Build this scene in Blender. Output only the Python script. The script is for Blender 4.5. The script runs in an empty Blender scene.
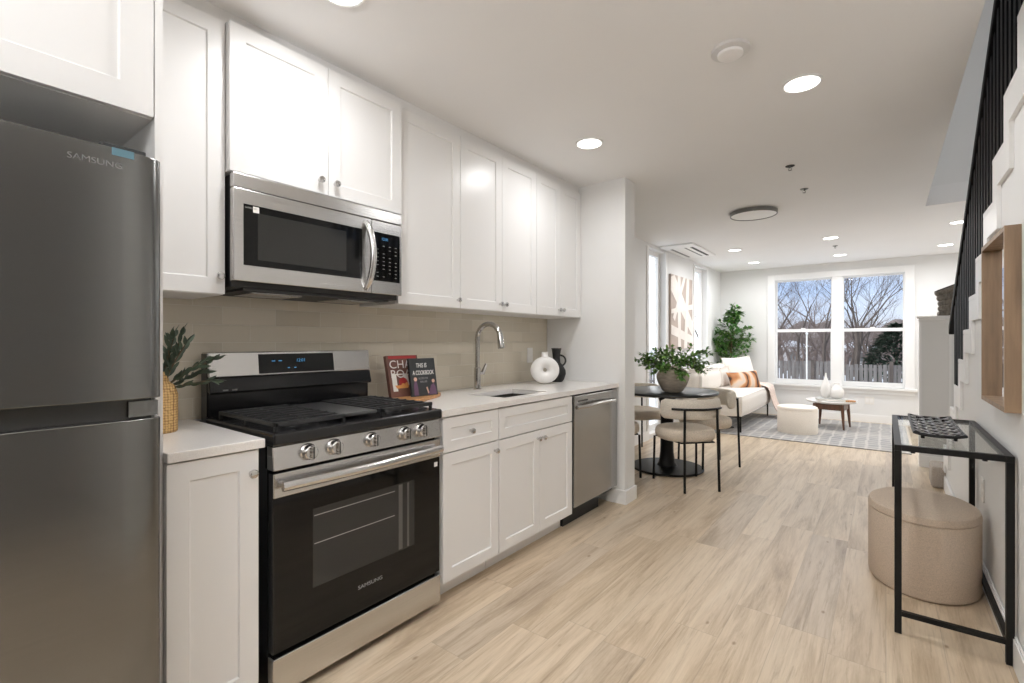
import bpy, bmesh, math, random
from mathutils import Vector, Matrix
random.seed(7)
SC = bpy.context.scene
COL = SC.collection
PI = math.pi

# ---------------------------------------------------------------- camera, world, exposure
cam_d = bpy.data.cameras.new('camera'); cam = bpy.data.objects.new('camera', cam_d); COL.objects.link(cam)
cam.location = (0, 0, 1.22)
cam.rotation_euler = (math.radians(90), 0, math.radians(37.92))
cam_d.sensor_width = 36; cam_d.lens = 36 * 480 / 1024; cam_d.clip_start = .03; cam_d.clip_end = 400
SC.camera = cam
SC.view_settings.view_transform = 'Standard'; SC.view_settings.look = 'None'
SC.view_settings.exposure = 0.52; SC.view_settings.gamma = 1.0
SC.view_settings.use_curve_mapping = False
SC.cycles.max_bounces = 10; SC.cycles.diffuse_bounces = 7; SC.cycles.glossy_bounces = 4
SC.cycles.transparent_max_bounces = 16; SC.cycles.sample_clamp_indirect = 6
SC.cycles.use_denoising = True

W = bpy.data.worlds.new('world'); SC.world = W; W.use_nodes = True
nt = W.node_tree; nt.nodes.clear()
def N(nt, t, **k):
    n = nt.nodes.new(t)
    for a, b in k.items(): setattr(n, a, b)
    return n
tc = N(nt, 'ShaderNodeTexCoord'); mp = N(nt, 'ShaderNodeMapping'); mp.inputs['Scale'].default_value = (1.2, 1.2, 3.5)
nz = N(nt, 'ShaderNodeTexNoise'); nz.inputs['Scale'].default_value = 2.6; nz.inputs['Detail'].default_value = 7
rp = N(nt, 'ShaderNodeValToRGB'); rp.color_ramp.elements[0].position = .36; rp.color_ramp.elements[1].position = .62
rp.color_ramp.elements[0].color = (.40, .53, .78, 1); rp.color_ramp.elements[1].color = (.70, .74, .82, 1)
bg = N(nt, 'ShaderNodeBackground'); bg.inputs['Strength'].default_value = 1.0
wo = N(nt, 'ShaderNodeOutputWorld'); L = nt.links.new
L(tc.outputs['Generated'], mp.inputs['Vector']); L(mp.outputs[0], nz.inputs['Vector']); L(nz.outputs['Fac'], rp.inputs['Fac'])
sp = N(nt, 'ShaderNodeSeparateXYZ'); L(tc.outputs['Generated'], sp.inputs[0])
wx = N(nt, 'ShaderNodeMapRange'); wx.inputs['From Min'].default_value = -.19; wx.inputs['From Max'].default_value = -.33; L(sp.outputs['X'], wx.inputs['Value'])
hz_ = N(nt, 'ShaderNodeMapRange'); hz_.inputs['From Min'].default_value = .10; hz_.inputs['From Max'].default_value = .0; L(sp.outputs['Z'], hz_.inputs['Value'])
h2 = N(nt, 'ShaderNodeMath', operation='MULTIPLY'); h2.inputs[1].default_value = .7; L(hz_.outputs[0], h2.inputs[0])
mxh = N(nt, 'ShaderNodeMix', data_type='RGBA'); L(h2.outputs[0], mxh.inputs['Factor']); L(rp.outputs['Color'], mxh.inputs['A']); mxh.inputs['B'].default_value = (.66, .69, .74, 1)
mxx = N(nt, 'ShaderNodeMix', data_type='RGBA'); L(wx.outputs[0], mxx.inputs['Factor']); L(mxh.outputs['Result'], mxx.inputs['A']); mxx.inputs['B'].default_value = (1.9, 1.95, 2.0, 1)
L(mxx.outputs['Result'], bg.inputs['Color']); L(bg.outputs[0], wo.inputs['Surface'])

HALL_FILL_W = 6.0      # each unseen hall lamp added as fill
UP_FILL_W = 88.0        # unseen lamp added behind the viewer, shining up for ceiling bounce
LIGHT_W = 4.3      # each recessed downlight
def portal(name, loc, rot, sx, sy):
    d = bpy.data.lights.new(name, 'AREA'); d.shape = 'RECTANGLE'; d.size = sx; d.size_y = sy; d.cycles.is_portal = True
    o = bpy.data.objects.new(name, d); o.location = loc; o.rotation_euler = rot; COL.objects.link(o)
portal('window_portal', (-.62, 9.16, 1.4), (math.radians(-90), 0, 0), 1.7, 1.75)
portal('window_portal', (-2.46, 6.03, 1.2), (0, math.radians(-90), 0), 2.4, .6)
portal('window_portal', (-2.46, 7.84, 1.2), (0, math.radians(-90), 0), 2.4, .6)

# ---------------------------------------------------------------- materials
def P(name, col, rough=.5, metal=0., **k):
    m = bpy.data.materials.new(name); m.use_nodes = True
    b = m.node_tree.nodes['Principled BSDF']
    b.inputs['Base Color'].default_value = (*col, 1); b.inputs['Roughness'].default_value = rough; b.inputs['Metallic'].default_value = metal
    for a, v in k.items():
        b.inputs[a.replace('_', ' ')].default_value = v
    return m
def noisy(m, scale=(8, 8, 8), amt=.1, detail=4, bump=0., rough_amt=0., dist=.002, c2=None):
    """multiply the base colour by object-space noise and add a bump"""
    nt = m.node_tree; b = nt.nodes['Principled BSDF']; L = nt.links.new
    tc = N(nt, 'ShaderNodeTexCoord'); mp = N(nt, 'ShaderNodeMapping'); mp.inputs['Scale'].default_value = scale
    nz = N(nt, 'ShaderNodeTexNoise'); nz.inputs['Scale'].default_value = 1; nz.inputs['Detail'].default_value = detail
    L(tc.outputs['Object'], mp.inputs['Vector']); L(mp.outputs[0], nz.inputs['Vector'])
    col = tuple(b.inputs['Base Color'].default_value)
    mx = N(nt, 'ShaderNodeMix', data_type='RGBA')
    lo = tuple(c * (1 - amt) for c in col[:3]) if c2 is None else c2
    hi = tuple(min(1, c * (1 + amt)) for c in col[:3]) if c2 is None else col[:3]
    rp = N(nt, 'ShaderNodeMapRange'); rp.inputs['From Min'].default_value = .3; rp.inputs['From Max'].default_value = .7
    L(nz.outputs['Fac'], rp.inputs['Value']); L(rp.outputs[0], mx.inputs['Factor'])
    mx.inputs['A'].default_value = (*lo, 1); mx.inputs['B'].default_value = (*hi, 1)
    L(mx.outputs['Result'], b.inputs['Base Color'])
    if bump:
        bp = N(nt, 'ShaderNodeBump'); bp.inputs['Strength'].default_value = bump; bp.inputs['Distance'].default_value = dist
        L(nz.outputs['Fac'], bp.inputs['Height']); L(bp.outputs[0], b.inputs['Normal'])
    if rough_amt:
        r = b.inputs['Roughness'].default_value
        mr = N(nt, 'ShaderNodeMapRange'); mr.inputs['To Min'].default_value = max(0, r - rough_amt); mr.inputs['To Max'].default_value = r + rough_amt
        L(nz.outputs['Fac'], mr.inputs['Value']); L(mr.outputs[0], b.inputs['Roughness'])
    return m

M = {}
M['wall'] = noisy(P('wall_paint', (.78, .78, .77), .6), (3, 3, 3), .012)
M['ceil'] = noisy(P('ceiling_paint', (.82, .815, .81), .75), (2, 2, 2), .01)
M['trim'] = P('trim_paint', (.86, .86, .85), .35)
M['cab'] = P('cabinet_paint', (.80, .795, .785), .32)
M['cabin'] = P('cabinet_underside', (.72, .71, .69), .5)
M['steel'] = noisy(P('brushed_steel', (.53, .52, .51), .27, 1.), (3, 3, 240), .06, 3, .05, .05)
M['steelh'] = noisy(P('brushed_steel_sideways', (.60, .59, .575), .25, 1.), (3, 3, 300), .05, 3, .04, .05)
M['steelv'] = noisy(P('brushed_steel_upright', (.40, .395, .385), .24, 1.), (3, 160, 3), .03, 3, 0., .03)
M['fridge'] = noisy(P('fridge_steel', (.19, .19, .184), .20, .9), (2, 2, 200), .02, 3)
M['chrome'] = P('chrome', (.55, .54, .52), .10, 1.)
M['knobm'] = P('knob_chrome', (.62, .61, .60), .12, 1.)
M['black'] = P('black_enamel', (.012, .012, .013), .16)
M['blackm'] = P('black_matte', (.018, .018, .018), .5)
M['iron'] = P('cast_iron', (.022, .022, .023), .42)
M['darkp'] = P('dark_cooktop', (.05, .05, .05), .35)
M['glassblk'] = P('black_oven_glass', (.005, .005, .005), .06, Specular_IOR_Level=.28)
M['ovenwin'] = P('oven_window_glass', (.028, .028, .027), .07, Specular_IOR_Level=.35)
M['rail'] = P('railing_paint', (.004, .004, .005), .55, Specular_IOR_Level=.15)
M['legs'] = P('black_metal_legs', (.006, .006, .006), .45, Specular_IOR_Level=.25)
M['boucle'] = noisy(P('boucle_fabric', (.72, .63, .52), .95), (160, 160, 160), .16, 3, .5, dist=.004)
M['boucled'] = noisy(P('boucle_back_fabric', (.71, .65, .56), .95), (160, 160, 160), .14, 3, .5, dist=.004)
M['linen'] = noisy(P('ottoman_linen', (.54, .44, .345), .9), (220, 220, 220), .14, 2, .3)
M['cream'] = noisy(P('cream_fabric', (.86, .79, .70), .9), (120, 120, 120), .06, 2, .2)
M['sofa'] = noisy(P('sofa_fabric', (.78, .735, .68), .92), (90, 90, 90), .06, 3, .25)
M['white'] = P('white_ceramic', (.86, .845, .82), .45)
M['pillow'] = noisy(P('white_pillow', (.87, .83, .77), .9), (60, 60, 60), .05, 3, .2)
M['blackvase'] = noisy(P('black_ceramic', (.018, .018, .018), .6), (60, 60, 60), .2, 3, .4)
M['wood'] = noisy(P('oak_frame_wood', (.27, .18, .11), .5), (30, 30, 3), .3, 6, .1)
M['board'] = noisy(P('acacia_board', (.48, .24, .09), .4), (14, 60, 60), .3, 6, .05)
M['walnut'] = noisy(P('walnut', (.11, .045, .022), .35), (20, 20, 4), .3, 5)
M['tabletop'] = P('black_tabletop', (.018, .019, .02), .3)
M['marble'] = noisy(P('white_marble_top', (.88, .86, .84), .15), (5, 5, 5), .03)
M['mirror'] = P('mirror_glass', (.9, .9, .9), .02, 1.)
M['leaf'] = noisy(P('leaf_green', (.07, .20, .04), .45), (20, 20, 20), .45, 2)
M['leafb'] = noisy(P('leaf_bright', (.20, .36, .09), .45), (20, 20, 20), .45, 2)
M['leafo'] = noisy(P('olive_leaf', (.05, .075, .045), .5), (30, 30, 30), .4, 2)
M['stem'] = P('stem', (.10, .07, .035), .7)
M['pot'] = noisy(P('stone_vase', (.47, .41, .335), .8), (14, 14, 50), .22, 5, .3)
M['snow'] = noisy(P('snow', (.88, .90, .94), .7), (2, 2, 2), .05)
M['bark'] = noisy(P('bark', (.12, .095, .08), .9), (6, 6, 2), .35, 5)
M['bark2'] = noisy(P('far_bark', (.19, .145, .125), .9), (3, 3, 2), .3, 4)
M['fence'] = noisy(P('weathered_fence', (.19, .17, .155), .85), (7, 7, 1), .35, 5)
M['ever'] = noisy(P('evergreen', (.035, .06, .035), .8), (3, 3, 3), .5, 5)
M['house'] = P('far_house', (.50, .47, .46), .8)
M['roofm'] = P('far_roof', (.55, .55, .57), .8)
M['tweed'] = noisy(P('tweed_carpet', (.42, .37, .32), .98), (150, 150, 150), .35, 2, .6)
M['blue'] = P('blue_tape', (.10, .20, .25), .4)
M['letter'] = P('printed_letters', (.26, .26, .255), .4)
M['disp'] = P('display_digits', (.03, .10, .2), .3, Emission_Color=(.10, .40, .75, 1), Emission_Strength=.35)
M['emit'] = P('lamp_diffuser', (1, 1, 1), .5, Emission_Color=(1., .97, .92, 1), Emission_Strength=5.)
M['disk'] = P('unlit_diffuser', (.84, .83, .82), .4)
M['detector'] = P('detector_plastic', (.66, .65, .64), .4)
M['grey'] = P('grey_metal', (.20, .20, .195), .4, .6)
M['slot'] = P('vent_slot', (.06, .06, .06), .7)
M['red'] = P('cover_red', (.42, .03, .03), .5)
M['covw'] = P('cover_white', (.82, .80, .76), .5)
M['covp'] = P('cover_brown', (.16, .07, .05), .5)
M['covo'] = P('cover_orange', (.75, .34, .10), .5)
M['chalk'] = P('chalkboard_cover', (.025, .027, .028), .6)
M['skin'] = P('cover_skin', (.62, .38, .28), .6)
M['purple'] = P('cover_plaid', (.12, .06, .11), .6)
M['paper'] = P('paper', (.82, .80, .76), .8)
M['throw'] = noisy(P('throw_blanket', (.80, .66, .58), .95), (60, 60, 60), .12, 3, .5)
M['canvasbg'] = noisy(P('canvas_taupe', (.50, .42, .37), .9), (5, 5, 5), .12)
M['stroke'] = noisy(P('paint_stroke', (.82, .77, .72), .8), (8, 8, 8), .05)
M['basket'] = noisy(P('grey_quilted', (.17, .15, .125), .8), (60, 60, 20), .4, 3, .3)
M['plate'] = P('outlet_plate', (.82, .80, .76), .4)
M['sinkm'] = P('sink_steel', (.20, .19, .18), .35, .8)
M['handle'] = P('handle_steel', (.62, .61, .60), .22, 1.)
M['greybook'] = P('grey_book', (.45, .45, .43), .6)

# counter quartz
M['quartz'] = noisy(P('quartz', (.80, .775, .745), .22), (260, 260, 260), .05, 2)
# thin window glass
def glass(name, tint=(1, 1, 1), ior=1.45, f=1.):
    m = bpy.data.materials.new(name); m.use_nodes = True; nt = m.node_tree; nt.nodes.clear(); L = nt.links.new
    o = N(nt, 'ShaderNodeOutputMaterial'); mx = N(nt, 'ShaderNodeMixShader'); t = N(nt, 'ShaderNodeBsdfTransparent'); g = N(nt, 'ShaderNodeBsdfGlossy')
    fr = N(nt, 'ShaderNodeFresnel'); fr.inputs['IOR'].default_value = ior; g.inputs['Roughness'].default_value = .02
    t.inputs['Color'].default_value = (*tint, 1)
    ml = N(nt, 'ShaderNodeMath', operation='MULTIPLY'); ml.inputs[1].default_value = f
    L(fr.outputs[0], ml.inputs[0]); L(ml.outputs[0], mx.inputs[0]); L(t.outputs[0], mx.inputs[1]); L(g.outputs[0], mx.inputs[2]); L(mx.outputs[0], o.inputs['Surface'])
    return m
M['glass'] = glass('window_glass', (.98, .985, .985), 1.35, .15)
M['tglass'] = glass('table_glass', (.975, .985, .98), 1.4, .3)

# plank floor
def floor_mat():
    m = bpy.data.materials.new('oak_plank_floor'); m.use_nodes = True; nt = m.node_tree; b = nt.nodes['Principled BSDF']; L = nt.links.new
    g = N(nt, 'ShaderNodeNewGeometry'); s = N(nt, 'ShaderNodeSeparateXYZ'); L(g.outputs['Position'], s.inputs[0])
    def math_(op, a, c=None, cc=None):
        n = N(nt, 'ShaderNodeMath', operation=op)
        for i, v in enumerate((a, c, cc)):
            if v is None: continue
            if isinstance(v, (int, float)): n.inputs[i].default_value = v
            else: L(v, n.inputs[i])
        return n.outputs[0]
    PW, PL = .182, 1.22
    xr = math_('DIVIDE', s.outputs['X'], PW); row = math_('FLOOR', xr); fx = math_('FRACT', xr)
    wn = N(nt, 'ShaderNodeTexWhiteNoise', noise_dimensions='1D'); L(row, wn.inputs['W'])
    yr = math_('ADD', math_('DIVIDE', s.outputs['Y'], PL), wn.outputs['Value']); colm = math_('FLOOR', yr); fy = math_('FRACT', yr)
    cb = N(nt, 'ShaderNodeCombineXYZ'); L(row, cb.inputs[0]); L(colm, cb.inputs[1])
    wid = N(nt, 'ShaderNodeTexWhiteNoise', noise_dimensions='2D'); L(cb.outputs[0], wid.inputs['Vector'])
    pid = wid.outputs['Value']
    def nz(sx, sy, detail, rough=.55, distort=0.):
        c = N(nt, 'ShaderNodeCombineXYZ'); L(math_('MULTIPLY', s.outputs['X'], sx), c.inputs[0]); L(math_('MULTIPLY', s.outputs['Y'], sy), c.inputs[1])
        L(math_('MULTIPLY', pid, 37.), c.inputs[2])
        n = N(nt, 'ShaderNodeTexNoise'); n.inputs['Scale'].default_value = 1; n.inputs['Detail'].default_value = detail
        n.inputs['Roughness'].default_value = rough; n.inputs['Distortion'].default_value = distort; L(c.outputs[0], n.inputs['Vector']); return n.outputs['Fac']
    big = nz(9, .9, 6, .68, .6); fine = nz(110, 3.4, 7, .7); mid = nz(34, 2.0, 8, .72, .5)
    def ramp(v, stops):
        r = N(nt, 'ShaderNodeValToRGB'); e = r.color_ramp.elements
        while len(e) < len(stops): e.new(.5)
        for i, (p, c) in enumerate(stops): e[i].position = p; e[i].color = (*c, 1)
        L(v, r.inputs['Fac']); return r.outputs['Color']
    base = ramp(big, [(.26, (.36, .275, .19)), (.42, (.50, .40, .285)), (.54, (.615, .51, .38)), (.75, (.67, .58, .45))])
    grain = ramp(mid, [(.32, (.70, .66, .62)), (.46, (.98, .97, .96)), (.75, (1.0, 1.0, 1.0))])
    fg = ramp(fine, [(.30, (.86, .84, .82)), (.55, (1, 1, 1))])
    tone = ramp(pid, [(0, (.88, .88, .90)), (.35, (1.0, .985, .96)), (.7, (1.06, 1.05, 1.04)), (1, (.94, .92, .90))])
    def mul(a, c, f=1.):
        x = N(nt, 'ShaderNodeMix', data_type='RGBA', blend_type='MULTIPLY'); x.inputs['Factor'].default_value = f; L(a, x.inputs['A']); L(c, x.inputs['B']); return x.outputs['Result']
    col = mul(mul(mul(base, grain), fg), tone)
    # knots
    c = N(nt, 'ShaderNodeCombineXYZ'); L(math_('MULTIPLY', s.outputs['X'], 7.), c.inputs[0]); L(math_('MULTIPLY', s.outputs['Y'], 3.6), c.inputs[1])
    vo = N(nt, 'ShaderNodeTexVoronoi'); vo.inputs['Scale'].default_value = 1; vo.inputs['Randomness'].default_value = 1; L(c.outputs[0], vo.inputs['Vector'])
    kn = ramp(vo.outputs['Distance'], [(.0, (.30, .22, .16)), (.025, (.50, .42, .36)), (.065, (1, 1, 1))])
    col = mul(col, kn, .8)
    # seams
    ex = math_('MINIMUM', fx, math_('SUBTRACT', 1., fx)); ey = math_('MINIMUM', fy, math_('SUBTRACT', 1., fy))
    seam = math_('MAXIMUM', math_('LESS_THAN', ex, .0085), math_('LESS_THAN', ey, .0014))
    x = N(nt, 'ShaderNodeMix', data_type='RGBA'); L(math_('MULTIPLY', seam, .45), x.inputs['Factor']); L(col, x.inputs['A']); x.inputs['B'].default_value = (.34, .27, .20, 1)
    L(x.outputs['Result'], b.inputs['Base Color'])
    b.inputs['Roughness'].default_value = .42
    bp = N(nt, 'ShaderNodeBump'); bp.inputs['Strength'].default_value = .25; bp.inputs['Distance'].default_value = .002
    L(math_('SUBTRACT', math_('MULTIPLY', fine, .3), seam), bp.inputs['Height']); L(bp.outputs[0], b.inputs['Normal'])
    return m
M['floor'] = floor_mat()

def tile_mat():
    m = bpy.data.materials.new('beige_glazed_tile'); m.use_nodes = True; nt = m.node_tree; b = nt.nodes['Principled BSDF']; L = nt.links.new
    g = N(nt, 'ShaderNodeNewGeometry'); s = N(nt, 'ShaderNodeSeparateXYZ'); L(g.outputs['Position'], s.inputs[0])
    c = N(nt, 'ShaderNodeCombineXYZ'); L(s.outputs['Y'], c.inputs[0]); L(s.outputs['Z'], c.inputs[1])
    mp = N(nt, 'ShaderNodeMapping'); mp.inputs['Location'].default_value = (.04, .0, 0); L(c.outputs[0], mp.inputs['Vector'])
    br = N(nt, 'ShaderNodeTexBrick'); br.offset = .5; br.inputs['Scale'].default_value = 1; br.inputs['Brick Width'].default_value = .225
    br.inputs['Row Height'].default_value = .076; br.inputs['Mortar Size'].default_value = .0016; br.inputs['Mortar Smooth'].default_value = .1
    br.inputs['Color1'].default_value = (.60, .545, .44, 1); br.inputs['Color2'].default_value = (.69, .63, .52, 1); br.inputs['Mortar'].default_value = (.72, .68, .59, 1)
    L(mp.outputs[0], br.inputs['Vector']); L(br.outputs['Color'], b.inputs['Base Color']); b.inputs['Roughness'].default_value = .09
    nz = N(nt, 'ShaderNodeTexNoise'); nz.inputs['Scale'].default_value = 9; nz.inputs['Detail'].default_value = 1; L(g.outputs['Position'], nz.inputs['Vector'])
    b1 = N(nt, 'ShaderNodeBump'); b1.inputs['Strength'].default_value = .25; b1.inputs['Distance'].default_value = .01; L(nz.outputs['Fac'], b1.inputs['Height'])
    b2 = N(nt, 'ShaderNodeBump', invert=True); b2.inputs['Strength'].default_value = .8; b2.inputs['Distance'].default_value = .002; L(br.outputs['Fac'], b2.inputs['Height'])
    L(b1.outputs[0], b2.inputs['Normal']); L(b2.outputs[0], b.inputs['Normal'])
    return m
M['tile'] = tile_mat()

def rug_mat():
    m = P('plaid_rug', (.6, .58, .56), .95); nt = m.node_tree; b = nt.nodes['Principled BSDF']; L = nt.links.new
    g = N(nt, 'ShaderNodeNewGeometry')
    def wave(direction, scale, dist):
        w = N(nt, 'ShaderNodeTexWave', bands_direction=direction); w.inputs['Scale'].default_value = scale; w.inputs['Distortion'].default_value = dist
        w.inputs['Detail'].default_value = 3; w.inputs['Detail Scale'].default_value = 2; L(g.outputs['Position'], w.inputs['Vector'])
        r = N(nt, 'ShaderNodeValToRGB'); r.color_ramp.elements[0].position = .80; r.color_ramp.elements[1].position = .97; r.color_ramp.elements[1].color = (.55, .55, .55, 1)
        L(w.outputs['Fac'], r.inputs['Fac']); return r.outputs['Color']
    nz = N(nt, 'ShaderNodeTexNoise'); nz.inputs['Scale'].default_value = 1.6; nz.inputs['Detail'].default_value = 8; nz.inputs['Roughness'].default_value = .7; L(g.outputs['Position'], nz.inputs['Vector'])
    r = N(nt, 'ShaderNodeValToRGB'); e = r.color_ramp.elements; e[0].position = .36; e[0].color = (.24, .245, .25, 1); e[1].position = .66; e[1].color = (.42, .395, .365, 1); L(nz.outputs['Fac'], r.inputs['Fac'])
    a = N(nt, 'ShaderNodeMix', data_type='RGBA', blend_type='MIX'); L(wave('X', 2.6, 1.5), a.inputs['Factor']); L(r.outputs['Color'], a.inputs['A']); a.inputs['B'].default_value = (.56, .53, .50, 1)
    c = N(nt, 'ShaderNodeMix', data_type='RGBA', blend_type='MIX'); L(wave('Y', 2.3, 1.5), c.inputs['Factor']); L(a.outputs['Result'], c.inputs['A']); c.inputs['B'].default_value = (.56, .53, .50, 1)
    L(c.outputs['Result'], b.inputs['Base Color'])
    return m
M['rug'] = rug_mat()

def kilim_mat():
    m = P('kilim_fabric', (.7, .4, .2), .95); nt = m.node_tree; b = nt.nodes['Principled BSDF']; L = nt.links.new
    t = N(nt, 'ShaderNodeTexCoord'); w = N(nt, 'ShaderNodeTexWave', wave_type='RINGS', rings_direction='SPHERICAL'); w.inputs['Scale'].default_value = 2.2; w.inputs['Distortion'].default_value = 4.5; w.inputs['Detail Scale'].default_value = 1.6
    mp = N(nt, 'ShaderNodeMapping'); mp.inputs['Location'].default_value = (.12, .2, -.05); L(t.outputs['Object'], mp.inputs['Vector']); L(mp.outputs[0], w.inputs['Vector'])
    r = N(nt, 'ShaderNodeValToRGB'); e = r.color_ramp.elements
    for i in range(3): e.new(.5)
    for i, (p, c) in enumerate([(.0, (.05, .04, .04)), (.14, (.42, .17, .07)), (.5, (.56, .29, .14)), (.78, (.72, .52, .36)), (.95, (.62, .52, .45))]):
        e[i].position = p; e[i].color = (*c, 1)
    L(w.outputs['Fac'], r.inputs['Fac']); L(r.outputs['Color'], b.inputs['Base Color'])
    return m
M['kilim'] = kilim_mat()
def weave_mat():
    m = P('seagrass_weave', (.55, .33, .12), .8); nt = m.node_tree; b = nt.nodes['Principled BSDF']; L = nt.links.new
    t = N(nt, 'ShaderNodeTexCoord'); v = N(nt, 'ShaderNodeTexVoronoi'); v.inputs['Scale'].default_value = 110; v.inputs['Randomness'].default_value = .25; L(t.outputs['Object'], v.inputs['Vector'])
    r = N(nt, 'ShaderNodeValToRGB'); e = r.color_ramp.elements; e[0].color = (.66, .42, .17, 1); e[1].color = (.26, .14, .05, 1); e[0].position = .35; e[1].position = .7
    L(v.outputs['Distance'], r.inputs['Fac']); L(r.outputs['Color'], b.inputs['Base Color'])
    bp = N(nt, 'ShaderNodeBump', invert=True); bp.inputs['Distance'].default_value = .003; L(v.outputs['Distance'], bp.inputs['Height']); L(bp.outputs[0], b.inputs['Normal'])
    return m
M['weave'] = weave_mat()

# ---------------------------------------------------------------- mesh helpers
class MB:
    def __init__(s): s.v = []; s.f = []
    def add(s, vs, fs):
        o = len(s.v); s.v += [tuple(v) for v in vs]; s.f += [tuple(o + i for i in f) for f in fs]; return s
    def box(s, x0, x1, y0, y1, z0, z1):
        x0, x1 = sorted((x0, x1)); y0, y1 = sorted((y0, y1)); z0, z1 = sorted((z0, z1))
        return s.add([(x0, y0, z0), (x1, y0, z0), (x1, y1, z0), (x0, y1, z0), (x0, y0, z1), (x1, y0, z1), (x1, y1, z1), (x0, y1, z1)],
                     [(0, 3, 2, 1), (4, 5, 6, 7), (0, 1, 5, 4), (1, 2, 6, 5), (2, 3, 7, 6), (3, 0, 4, 7)])
    def prism(s, pts, axis, a, b):
        """extrude a 2-D polygon (counter-clockwise or not) along an axis"""
        n = len(pts)
        def mk(p, w):
            return {'x': (w, p[0], p[1]), 'y': (p[0], w, p[1]), 'z': (p[0], p[1], w)}[axis]
        vs = [mk(p, a) for p in pts] + [mk(p, b) for p in pts]
        fs = [tuple(range(n)), tuple(range(2 * n - 1, n - 1, -1))] + [(i, i + n, (i + 1) % n + n, (i + 1) % n) for i in range(n)]
        return s.add(vs, fs)
    def frame(s, pl, u0, u1, v0, v1, w0, w1, fr, rec, slope=.004, bot=None, top=None):
        """door leaf: front at w1, back at w0, recessed centre panel. pl maps (u,v,w)->xyz"""
        b = fr if bot is None else bot; t = fr if top is None else top
        def ring(a, bb, c, d, w): return [pl(a, c, w), pl(bb, c, w), pl(bb, d, w), pl(a, d, w)]
        vs = ring(u0, u1, v0, v1, w0) + ring(u0, u1, v0, v1, w1) + ring(u0 + fr, u1 - fr, v0 + b, v1 - t, w1) + \
            ring(u0 + fr + slope, u1 - fr - slope, v0 + b + slope, v1 - t - slope, w1 - rec)
        fs = [(3, 2, 1, 0)]
        for k in (0, 4, 8):
            for i in range(4):
                j = (i + 1) % 4; fs.append((k + i, k + j, k + 4 + j, k + 4 + i))
        fs.append((12, 13, 14, 15)); return s.add(vs, fs)
    def tube(s, pts, r, n=8, closed=False, cap=True):
        pts = [Vector(p) for p in pts]; m = len(pts)
        rs = r if isinstance(r, (list, tuple)) else [r] * m
        vs = []; up = None
        for i, p in enumerate(pts):
            a = pts[(i - 1) % m] if (closed or i > 0) else p; b = pts[(i + 1) % m] if (closed or i < m - 1) else p
            d = (b - a).normalized()
            if up is None:
                up = Vector((0, 0, 1)) if abs(d.z) < .9 else Vector((1, 0, 0))
            x = d.cross(up); x.normalize(); y = x.cross(d); y.normalize(); up = y
            for k in range(n):
                t = 2 * PI * k / n; vs.append(p + (x * math.cos(t) + y * math.sin(t)) * rs[i])
        fs = []
        for i in range(m if closed else m - 1):
            j = (i + 1) % m
            for k in range(n):
                l = (k + 1) % n; fs.append((i * n + k, i * n + l, j * n + l, j * n + k))
        if cap and not closed:
            fs.append(tuple(range(n - 1, -1, -1))); fs.append(tuple(range((m - 1) * n, m * n)))
        return s.add(vs, fs)
    def lathe(s, prof, c=(0, 0, 0), n=32, sx=1., sy=1., axis='z'):
        vs = []; m = len(prof)
        for (r, z) in prof:
            for k in range(n):
                t = 2 * PI * k / n; a, b = r * math.cos(t) * sx, r * math.sin(t) * sy
                if axis == 'z': p = (c[0] + a, c[1] + b, c[2] + z)
                elif axis == 'x': p = (c[0] + z, c[1] + a, c[2] + b)
                else: p = (c[0] + a, c[1] - z, c[2] + b)
                vs.append(p)
        fs = [(i * n + k, i * n + (k + 1) % n, (i + 1) * n + (k + 1) % n, (i + 1) * n + k) for i in range(m - 1) for k in range(n)]
        fs.append(tuple(range(n - 1, -1, -1))); fs.append(tuple(range((m - 1) * n, m * n)))
        return s.add(vs, fs)
    def cyl(s, c, r, h, n=24, axis='z'): return s.lathe([(r, 0), (r, h)], c, n, axis=axis)
    def grid(s, fn, nu, nv, closed_u=False):
        vs = [fn(i / (nu if closed_u else nu - 1), j / (nv - 1)) for j in range(nv) for i in range(nu)]
        fs = []
        for j in range(nv - 1):
            for i in range(nu if closed_u else nu - 1):
                k = (i + 1) % nu; fs.append((j * nu + i, j * nu + k, (j + 1) * nu + k, (j + 1) * nu + i))
        return s.add(vs, fs)
    def rot(s, mat): s.v = [tuple(mat @ Vector(v)) for v in s.v]; return s
    def move(s, d): s.v = [(v[0] + d[0], v[1] + d[1], v[2] + d[2]) for v in s.v]; return s

def wloc(o):
    p = Vector((0, 0, 0))
    while o is not None: p += o.location; o = o.parent
    return p
def obj(name, mb, mat, parent=None, world=True, smooth=False, bevel=0, seg=2, weld=False, sub=0, auto=35):
    """links the collected shapes as ONE mesh; world=True means the vertices are in world coordinates"""
    me = bpy.data.meshes.new(name)
    off = wloc(parent) if (parent is not None and world) else Vector((0, 0, 0))
    me.from_pydata([(v[0] - off.x, v[1] - off.y, v[2] - off.z) for v in mb.v], [], mb.f)
    bm = bmesh.new(); bm.from_mesh(me)
    if weld: bmesh.ops.remove_doubles(bm, verts=bm.verts, dist=1e-5)
    bmesh.ops.recalc_face_normals(bm, faces=bm.faces); bm.to_mesh(me); bm.free()
    me.materials.append(mat if not isinstance(mat, str) else M[mat])
    o = bpy.data.objects.new(name, me); COL.objects.link(o); o.parent = parent
    if bevel:
        b = o.modifiers.new('bevel', 'BEVEL'); b.width = bevel; b.segments = seg; b.limit_method = 'ANGLE'; b.angle_limit = math.radians(40)
    if sub:
        b = o.modifiers.new('sub', 'SUBSURF'); b.levels = sub; b.render_levels = sub
    if smooth:
        for p in me.polygons: p.use_smooth = True
        try: me.set_sharp_from_angle(angle=math.radians(auto))
        except Exception: pass
    return o
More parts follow.
